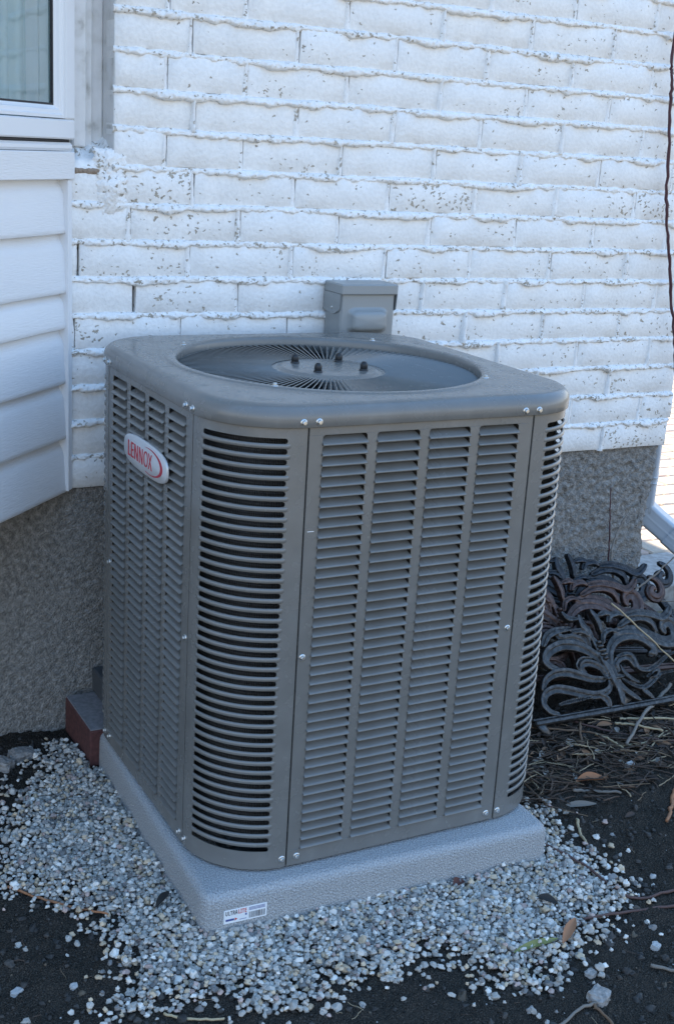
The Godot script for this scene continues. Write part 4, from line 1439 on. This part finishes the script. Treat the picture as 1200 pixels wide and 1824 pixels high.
		var b := Basis.from_euler(Vector3(0, rng.randfn() * 0.75 - 0.35 if dense else rng.randf() * TAU, rng.randf_range(-0.12, 0.12) if dense else rng.randf_range(-0.1, 0.1)))
		b = b.scaled_local(Vector3(l, th, th))
		var lift := rng.randf_range(0.0, 0.016) if dense else 0.001
		places.append(Transform3D(b, Vector3(x, ground_y(x, z) + 0.002 + lift, z)))
		var t := rng.randf()
		var v := rng.randf_range(0.6, 1.3)
		tones.append(Color(0.075 * v, 0.05 * v, 0.035 * v) if t < 0.72 else Color(0.17 * v, 0.12 * v, 0.075 * v) if t < 0.91 else Color(0.38 * v, 0.29 * v, 0.18 * v))
	tag(scatter("straw_litter", one, M.stick, places, tones), "brown straw and twig litter on the soil", "litter", "", "stuff")
	var flake := leaf_mesh(1.0, 0.22, 0.6)
	var fl := []
	var ft := []
	for k in 420:
		var x := rng.randf_range(0.40, 1.45)
		var z := rng.randfn() * 0.10 + 0.07
		if z < -0.42 or under_pad(x, z) or x < 0.37 and z < 0.36: continue
		var b2 := Basis.from_euler(Vector3(rng.randf_range(-0.4, 0.4), rng.randf() * TAU, rng.randf_range(-0.3, 0.3))).scaled_local(Vector3.ONE * rng.randf_range(0.010, 0.038))
		fl.append(Transform3D(b2, Vector3(x, ground_y(x, z) + 0.004 + rng.randf() * 0.008, z)))
		var v2 := rng.randf_range(0.5, 1.3)
		var t2 := rng.randf()
		ft.append(Color(0.06 * v2, 0.04 * v2, 0.03 * v2) if t2 < 0.6 else Color(0.20 * v2, 0.11 * v2, 0.06 * v2) if t2 < 0.85 else Color(0.30 * v2, 0.26 * v2, 0.22 * v2))
	tag(scatter("leaf_litter", flake, M.stick, fl, ft), "crumbled brown leaf and bark flakes among the straw", "litter", "", "stuff")

func build_blocks() -> void:
	var p := thing("brick_paver", "red concrete paver with a grey top wedged between the pad and the foundation", "paver", Vector3(-0.329, -0.043, -0.360))
	put("body", box(Vector3(-0.050, -0.043, -0.094), Vector3(0.05, 0.0405, 0.094), 0.003), M.red_paver, p)
	put("worn_top", box(Vector3(-0.0485, 0.041, -0.092), Vector3(0.0485, 0.0430, 0.092), 0.001), M.red_paver_top, p)
	var b := put("concrete_block", box(Vector3(-0.315, 0.001, -0.462), Vector3(-0.15, 0.057, -0.385), 0.003), M.dark_block)
	tag(b, "dark block standing on the red paver behind the air conditioner", "block")

# ---------------------------------------------------------------- cast iron panels
func iron_strokes() -> Array:
	return [
		["r_big", 20, [Vector2(253, 118), Vector2(264, 147), Vector2(285, 168), Vector2(316, 178), Vector2(352, 175), Vector2(377, 162), Vector2(395, 143), Vector2(396, 127), Vector2(382, 124)]],
		["r_outer", 24, [Vector2(300, 192), Vector2(334, 194), Vector2(368, 187), Vector2(405, 167), Vector2(439, 148), Vector2(473, 151), Vector2(485, 176), Vector2(475, 198), Vector2(451, 194), Vector2(449, 177)]],
		["r_top", 15, [Vector2(317, 207), Vector2(351, 219), Vector2(389, 219), Vector2(415, 205), Vector2(424, 182)]],
		["r_topo", 16, [Vector2(345, 231), Vector2(379, 234), Vector2(418, 227), Vector2(454, 213), Vector2(477, 222), Vector2(491, 236)]],
		["r_small", 13, [Vector2(270, 95), Vector2(270, 113), Vector2(287, 124), Vector2(308, 123), Vector2(319, 110), Vector2(322, 99)]],
		["r_smallo", 10, [Vector2(281, 130), Vector2(307, 134), Vector2(325, 126), Vector2(329, 105), Vector2(331, 93), Vector2(357, 85), Vector2(391, 95), Vector2(428, 112), Vector2(462, 120)]],
		["r_low", 10, [Vector2(272, 78), Vector2(295, 58), Vector2(328, 44), Vector2(360, 55), Vector2(392, 71), Vector2(442, 73)]],
		["r_lowb", 12, [Vector2(324, 43), Vector2(330, 32), Vector2(346, 16)]],
		["r_loop", 8, [Vector2(351, 69), Vector2(374, 81), Vector2(389, 80), Vector2(379, 65), Vector2(355, 62)]],
		["r_in", 10, [Vector2(283, 105), Vector2(288, 86), Vector2(303, 69), Vector2(321, 59)]],
		["l_big", 19, [Vector2(236, 111), Vector2(221, 136), Vector2(197, 157), Vector2(163, 173), Vector2(127, 178), Vector2(91, 169), Vector2(71, 151), Vector2(76, 133), Vector2(98, 121)]],
		["l_out", 15, [Vector2(196, 161), Vector2(192, 179), Vector2(170, 192), Vector2(137, 196), Vector2(124, 214)]],
		["l_out2", 15, [Vector2(79, 186), Vector2(99, 207), Vector2(130, 216), Vector2(169, 217)]],
		["l_small", 13, [Vector2(229, 88), Vector2(221, 107), Vector2(201, 121), Vector2(177, 125), Vector2(165, 115), Vector2(174, 102)]],
		["l_smallo", 10, [Vector2(202, 135), Vector2(175, 136), Vector2(157, 123), Vector2(162, 106)]],
		["l_low", 16, [Vector2(220, 79), Vector2(184, 85), Vector2(153, 98), Vector2(119, 110), Vector2(84, 111), Vector2(55, 99), Vector2(40, 79)]],
		["l_low2", 16, [Vector2(236, 74), Vector2(230, 57), Vector2(208, 46), Vector2(176, 45), Vector2(144, 54), Vector2(110, 66), Vector2(76, 74), Vector2(44, 67), Vector2(30, 45), Vector2(41, 24), Vector2(61, 15)]],
		["l_low3", 12, [Vector2(213, 14), Vector2(209, 31), Vector2(191, 43)]],
		["l_low4", 9, [Vector2(74, 36), Vector2(114, 39), Vector2(167, 42)]],
		["stem", 20, [Vector2(226, 180), Vector2(233, 154), Vector2(238, 126), Vector2(247, 101), Vector2(251, 76), Vector2(256, 54), Vector2(255, 34), Vector2(252, 16)]],
		["stem2", 12, [Vector2(256, 74), Vector2(269, 47), Vector2(287, 28), Vector2(304, 16)]],
		["bud_r", 10, [Vector2(252, 170), Vector2(261, 191), Vector2(284, 199), Vector2(304, 192)]],
		["bud_l", 10, [Vector2(211, 166), Vector2(205, 190), Vector2(186, 195)]],
		["leaf1", 14, [Vector2(204, 244), Vector2(206, 222), Vector2(217, 202), Vector2(223, 180)]],
		["leaf2", 12, [Vector2(244, 255), Vector2(252, 238), Vector2(256, 219), Vector2(255, 198)]],
		["leaf3", 11, [Vector2(264, 240), Vector2(283, 244), Vector2(300, 239)]],
		["leaf4", 12, [Vector2(286, 222), Vector2(298, 235), Vector2(322, 238), Vector2(334, 232)]],
		["leaf5", 11, [Vector2(159, 258), Vector2(171, 242), Vector2(195, 239)]],
		["leaf6", 11, [Vector2(169, 208), Vector2(197, 206), Vector2(210, 194)]],
		["collar", 10, [Vector2(222, 83), Vector2(250, 81), Vector2(278, 80)]],
	]

func cast_mesh() -> ArrayMesh:
	# all bands merged into one cast relief: raised rims, hollowed middles, openings between
	var cell := 1.45
	var nu := 427; var nv := 202
	var u0 := -15.0; var v0 := -4.0
	var high := PackedFloat32Array()
	high.resize((nu + 1) * (nv + 1))
	high.fill(-99.0)
	var tone := PackedFloat32Array()
	tone.resize(high.size())
	var order := 0
	var bands := iron_strokes()
	var curl := []
	for k in 22:
		var a := PI * 0.5 - k * 0.33
		curl.append(Vector2(545, 205) + Vector2.from_angle(a) * 38.0 * pow(0.93, k))
	bands.append(["curl", 17, curl])
	bands.append(["edge", 16, [Vector2(498, 170), Vector2(530, 140), Vector2(560, 100), Vector2(570, 50), Vector2(560, 12)]])
	for band in bands:
		order += 1
		var path := spline(band[2], 8)
		var n := path.size()
		var lift: float = 1.2 * sin(order * 2.4)
		if band[0].begins_with("stem") or band[0].begins_with("leaf") or band[0] == "collar": lift = 3.0
		for k in n - 1:
			var p: Vector2 = path[k]
			var q: Vector2 = path[k + 1]
			var t := (k + 0.5) / (n - 1)
			var hw: float = 0.5 * band[1] * 1.5 * (0.38 + 0.62 * pow(sin(PI * clampf(0.06 + t * 0.90, 0, 1)), 0.7))
			var dir := (q - p).normalized().orthogonal()
			for j in range(maxi(0, int((minf(p.y, q.y) - hw - v0) / cell)), mini(nv, int((maxf(p.y, q.y) + hw - v0) / cell) + 1) + 1):
				for i in range(maxi(0, int((minf(p.x, q.x) - hw - u0) / cell)), mini(nu, int((maxf(p.x, q.x) + hw - u0) / cell) + 1) + 1):
					var g := Vector2(u0 + i * cell, v0 + j * cell)
					var near := Geometry2D.get_closest_point_to_segment(g, p, q)
					var d := g.distance_to(near) / hw
					if d > 1.0: continue
					var side := signf((g - near).dot(dir))
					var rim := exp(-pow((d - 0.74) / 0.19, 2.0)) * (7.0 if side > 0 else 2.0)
					var h := 4.0 + lift + 2.2 * sin(t * PI) - 5.5 * (1.0 - d * d) + rim - 4.0 * smoothstep(0.90, 1.0, d)
					var at := j * (nu + 1) + i
					if h > high[at]:
						high[at] = h
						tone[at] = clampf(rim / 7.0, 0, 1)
	var st := start(true)
	var point := func(i: int, j: int, top: bool) -> Vector3:
		return Vector3((u0 + i * cell) * 0.001, (v0 + j * cell) * 0.001, (high[j * (nu + 1) + i] if top else -5.0) * 0.001)
	var full := func(i: int, j: int) -> bool:
		if i < 0 or j < 0 or i >= nu or j >= nv: return false
		return high[j * (nu + 1) + i] > -50 and high[j * (nu + 1) + i + 1] > -50 and high[(j + 1) * (nu + 1) + i] > -50 and high[(j + 1) * (nu + 1) + i + 1] > -50
	var rough := noise(0.06, 3, 401)
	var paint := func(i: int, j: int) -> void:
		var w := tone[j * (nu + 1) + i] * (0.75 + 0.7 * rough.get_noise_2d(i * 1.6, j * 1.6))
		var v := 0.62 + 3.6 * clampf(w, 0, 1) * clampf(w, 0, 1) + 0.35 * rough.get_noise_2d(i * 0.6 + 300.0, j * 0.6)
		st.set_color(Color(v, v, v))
	var corners := [[0, 0], [1, 0], [1, 1], [0, 1]]
	for j in nv:
		for i in nu:
			if not full.call(i, j): continue
			st.set_smooth_group(0)
			for k in [0, 2, 1, 0, 3, 2]:
				paint.call(i + corners[k][0], j + corners[k][1])
				st.add_vertex(point.call(i + corners[k][0], j + corners[k][1], true))
			st.set_smooth_group(1)
			st.set_color(Color(1, 1, 1))
			for e in [[0, -1, 0, 1], [1, 0, 1, 2], [0, 1, 2, 3], [-1, 0, 3, 0]]:
				if full.call(i + e[0], j + e[1]): continue
				var a: Array = corners[e[2]]
				var b: Array = corners[e[3]]
				quad(st, point.call(i + a[0], j + a[1], false), point.call(i + b[0], j + b[1], false), point.call(i + b[0], j + b[1], true), point.call(i + a[0], j + a[1], true))
			st.set_smooth_group(2)
			quad(st, point.call(i, j + 1, false), point.call(i + 1, j + 1, false), point.call(i + 1, j, false), point.call(i, j, false))
	return done(st)

func build_iron() -> void:
	var U := Vector3(0.9996, 0, 0.0293)
	var V := Vector3(0.0188, 0.7660, -0.6425)
	var N := Vector3(-0.0224, 0.6428, 0.7657)
	var at := Vector3(0.6335, -0.06, -0.0462)
	var labels := ["grey cast iron scrollwork panel with bottom rail, frontmost of the three beside the air conditioner", "rusty brown cast iron scrollwork panel, middle one of the leaning stack", "dark cast iron scrollwork panel at the back, against the foundation"]
	var proto := thing("iron_panel", labels[0], "iron panel", Vector3.ZERO, "cast iron panels leaning beside the air conditioner")
	put("scrollwork", cast_mesh(), M.iron[0], proto)
	# the ribbed bud on the stem
	var bud := start(true)
	var axis := Vector3(0.12, 0.98, 0.0).normalized()
	var mid := Vector3(0.231, 0.150, 0.006)
	for k in 5:
		var c0 := mid + axis * (0.020 - k * 0.0105) + Vector3(k * 0.0026, 0, 0)
		var w: float = [0.008, 0.012, 0.0145, 0.013, 0.009][k]
		var lay := Transform3D(Basis.IDENTITY.scaled(Vector3(w, 0.0055, 0.010)), c0 + Vector3(0, 0, 0.004))
		add_lathe(bud, [Vector2(0, -1), Vector2(0.5, -0.86), Vector2(0.87, -0.5), Vector2(1, 0), Vector2(0.87, 0.5), Vector2(0.5, 0.86), Vector2(0, 1)], 14, Vector3.ZERO, lay)
	put("bud", done(bud), M.iron[0], proto)
	var fan := start(true)
	add_sweep(fan, [Vector3(0.254, 0.050, 0), Vector3(0.258, 0.030, 0), Vector3(0.264, 0.012, 0)], circle(10), [Vector2(0.006, 0.006), Vector2(0.010, 0.007), Vector2(0.024, 0.007)], Vector3.BACK)
	put("stem_foot", done(fan), M.iron[0], proto)
	put("rail", box(Vector3(-0.012, -0.006, -0.008), Vector3(0.60, 0.006, 0.012), 0.003), M.iron[0], proto)
	put("rail_lip", box(Vector3(-0.012, 0.0065, -0.008), Vector3(0.60, 0.013, 0.004), 0.002), M.iron[0], proto)
	var foot := start(true)
	add_sweep(foot, [Vector3(0.006, 0.004, 0), Vector3(0.010, -0.014, 0.002), Vector3(0.018, -0.032, 0.004)], circle(10), [Vector2(0.017, 0.008), Vector2(0.012, 0.007), Vector2(0.010, 0.006)], Vector3.BACK)
	put("foot", done(foot), M.iron[0], proto)
	proto.transform = Transform3D(Basis(U, V, N), at)
	var tips := [Vector3(-0.062, 0.062, -0.115), Vector3(0.035, 0.085, -0.235)]
	for k in 2:
		var o: Node3D = proto.duplicate()
		o.name = numbered("iron_panel", self)
		add_child(o)
		var turn := Basis(U, deg_to_rad([4.0, 9.0][k])) * Basis(N, deg_to_rad([-3.0, -7.0][k]))
		o.transform = Transform3D(turn * Basis(U, V, N), at + tips[k])
		o.set_meta("label", labels[k + 1])
		for ch in o.get_children():
			(ch as MeshInstance3D).material_override = M.iron[k + 1]

func build_vines() -> void:
	var v := [Vector3(1.160, 2.3, -0.40), Vector3(1.150, 1.85, -0.42), Vector3(1.137, 1.50, -0.44), Vector3(1.143, 1.431, -0.44), Vector3(1.153, 1.345, -0.44), Vector3(1.172, 1.169, -0.44), Vector3(1.189, 1.072, -0.44), Vector3(1.214, 0.973, -0.44), Vector3(1.238, 0.871, -0.44), Vector3(1.262, 0.781, -0.435), Vector3(1.292, 0.644, -0.43), Vector3(1.36, 0.40, -0.41), Vector3(1.44, -0.06, -0.38)]
	tag(put("vine_stem", twig_mesh(v, 0.0036, 0.0046, 31), M.vine), "dark red bare vine stem hanging down the right end of the white brick wall", "vine")
	tag(put("vine_stem", twig_mesh([Vector3(1.121, 0.372, -0.452), Vector3(1.128, 0.30, -0.450), Vector3(1.136, 0.24, -0.450), Vector3(1.143, 0.14, -0.448)], 0.0014, 0.0022, 33), M.vine), "short thin dark red stem against the right part of the foundation", "vine")
	tag(put("twig", twig_mesh([Vector3(1.178, 0.290, -0.44), Vector3(1.145, 0.25, -0.43), Vector3(1.107, 0.203, -0.40), Vector3(1.09, 0.13, -0.36)], 0.0022, 0.0030, 35), M.twig_grey), "pale tan twig leaning on the foundation beside the thin red stem", "twig")
	tag(put("twig", twig_mesh([Vector3(0.874, 0.190, -0.115), Vector3(0.987, 0.094, -0.09), Vector3(1.11, -0.012, -0.07)], 0.0022, 0.0018, 37), M.straw), "long pale stalk lying slantwise across the front iron panel", "twig")
	tag(put("twig", twig_mesh([Vector3(1.03, 0.115, -0.25), Vector3(1.077, 0.158, -0.25), Vector3(1.129, 0.188, -0.25), Vector3(1.19, 0.235, -0.25)], 0.0028, 0.0020, 39), M.twig_grey), "grey branching twig rising behind the iron panels at the right edge", "twig")
	tag(put("twig", twig_mesh([Vector3(1.05, 0.112, -0.25), Vector3(1.11, 0.120, -0.24), Vector3(1.20, 0.118, -0.22)], 0.0022, 0.0016, 41), M.twig_grey), "grey level twig just above the rusty iron panel at the right edge", "twig")

func build_patio() -> void:
	var patio := Node3D.new()
	patio.name = "patio"
	add_child(patio)
	tag(patio, "sunlit tan paver patio past the right corner of the house", "patio", "", "structure")
	put("patio_bed", box(Vector3(1.31, -0.4, -7.0), Vector3(7.0, -0.081, -0.845), 0.002), M.slab, patio)
	var lx := 0.235; var lz := 0.118
	var meshes := []
	for k in 3: meshes.append(box(Vector3(0.0035, 0, 0.0035), Vector3(lx - 0.0035, 0.028 + k * 0.0012, lz - 0.0035), 0.006))
	for r in 26:
		var z := -0.98 - r * lz
		for q in 13:
			var x := 1.33 + q * lx + (lx / 2 if r % 2 else 0.0)
			# only the strip that can be seen past the corner
			if x > 1.9 + (-z - 0.9) * 1.25 or x < 1.33 + (-z - 0.9) * 0.35 - 0.3: continue
			var o := put("paver", meshes[rng.randi() % 3], M.paver[rng.randi() % 3], patio, Vector3(x, -0.08, z - lz))
			o.rotation = Vector3(rng.randfn() * 0.006, rng.randfn() * 0.004, rng.randfn() * 0.006)
	var kerb := put("patio_edge", box(Vector3(1.33, -0.3, -0.975), Vector3(4.0, -0.05, -0.70), 0.006), M.slab)
	tag(kerb, "grey concrete slab edging the patio beside the soil bed", "slab", "", "structure")

# ---------------------------------------------------------------- the scene
func _ready() -> void:
	rng.seed = 20
	var cam := Camera3D.new()
	cam.name = "camera"
	add_child(cam)
	cam.position = Vector3(-1.1078, 1.2229, 2.0913)
	cam.rotation = Vector3(deg_to_rad(-16.312), deg_to_rad(-28.688), deg_to_rad(3.499))
	cam.fov = 44.28
	cam.near = 0.05
	cam.far = 200.0
	cam.current = true
	var env := Environment.new()
	env.background_mode = Environment.BG_SKY
	var sky := Sky.new()
	var sm := ProceduralSkyMaterial.new()
	sm.sky_top_color = Color(0.41, 0.605, 0.83)
	sm.sky_horizon_color = Color(0.93, 0.945, 0.93)
	sm.sky_curve = 0.22
	sm.ground_bottom_color = Color(0.25, 0.23, 0.2)
	sm.ground_horizon_color = Color(0.45, 0.45, 0.45)
	sm.sky_energy_multiplier = 1.0
	sm.sun_angle_max = 25.0
	sky.sky_material = sm
	env.sky = sky
	env.tonemap_mode = Environment.TONE_MAPPER_LINEAR
	env.tonemap_exposure = 2.7
	env.sdfgi_enabled = true
	env.ssao_enabled = true
	env.ssil_enabled = true
	var we := WorldEnvironment.new()
	we.name = "world"
	we.environment = env
	add_child(we)
	var sun := DirectionalLight3D.new()
	sun.name = "sun"
	add_child(sun)
	sun.light_energy = 1.3
	sun.light_color = Color(1.0, 0.95, 0.86)
	sun.light_angular_distance = 0.5
	sun.shadow_enabled = true
	sun.look_at_from_position(Vector3.ZERO, Vector3(0.13, -1.0, 0.80), Vector3.UP)
	make_materials()
	build_ground()
	build_patio()
	build_wall()
	build_foundation()
	build_roof()
	build_bay()
	build_pad()
	build_blocks()
	build_air_conditioner()
	build_disconnect_box()
	build_downspout()
	build_gravel()
	build_iron()
	build_vines()
	build_debris()
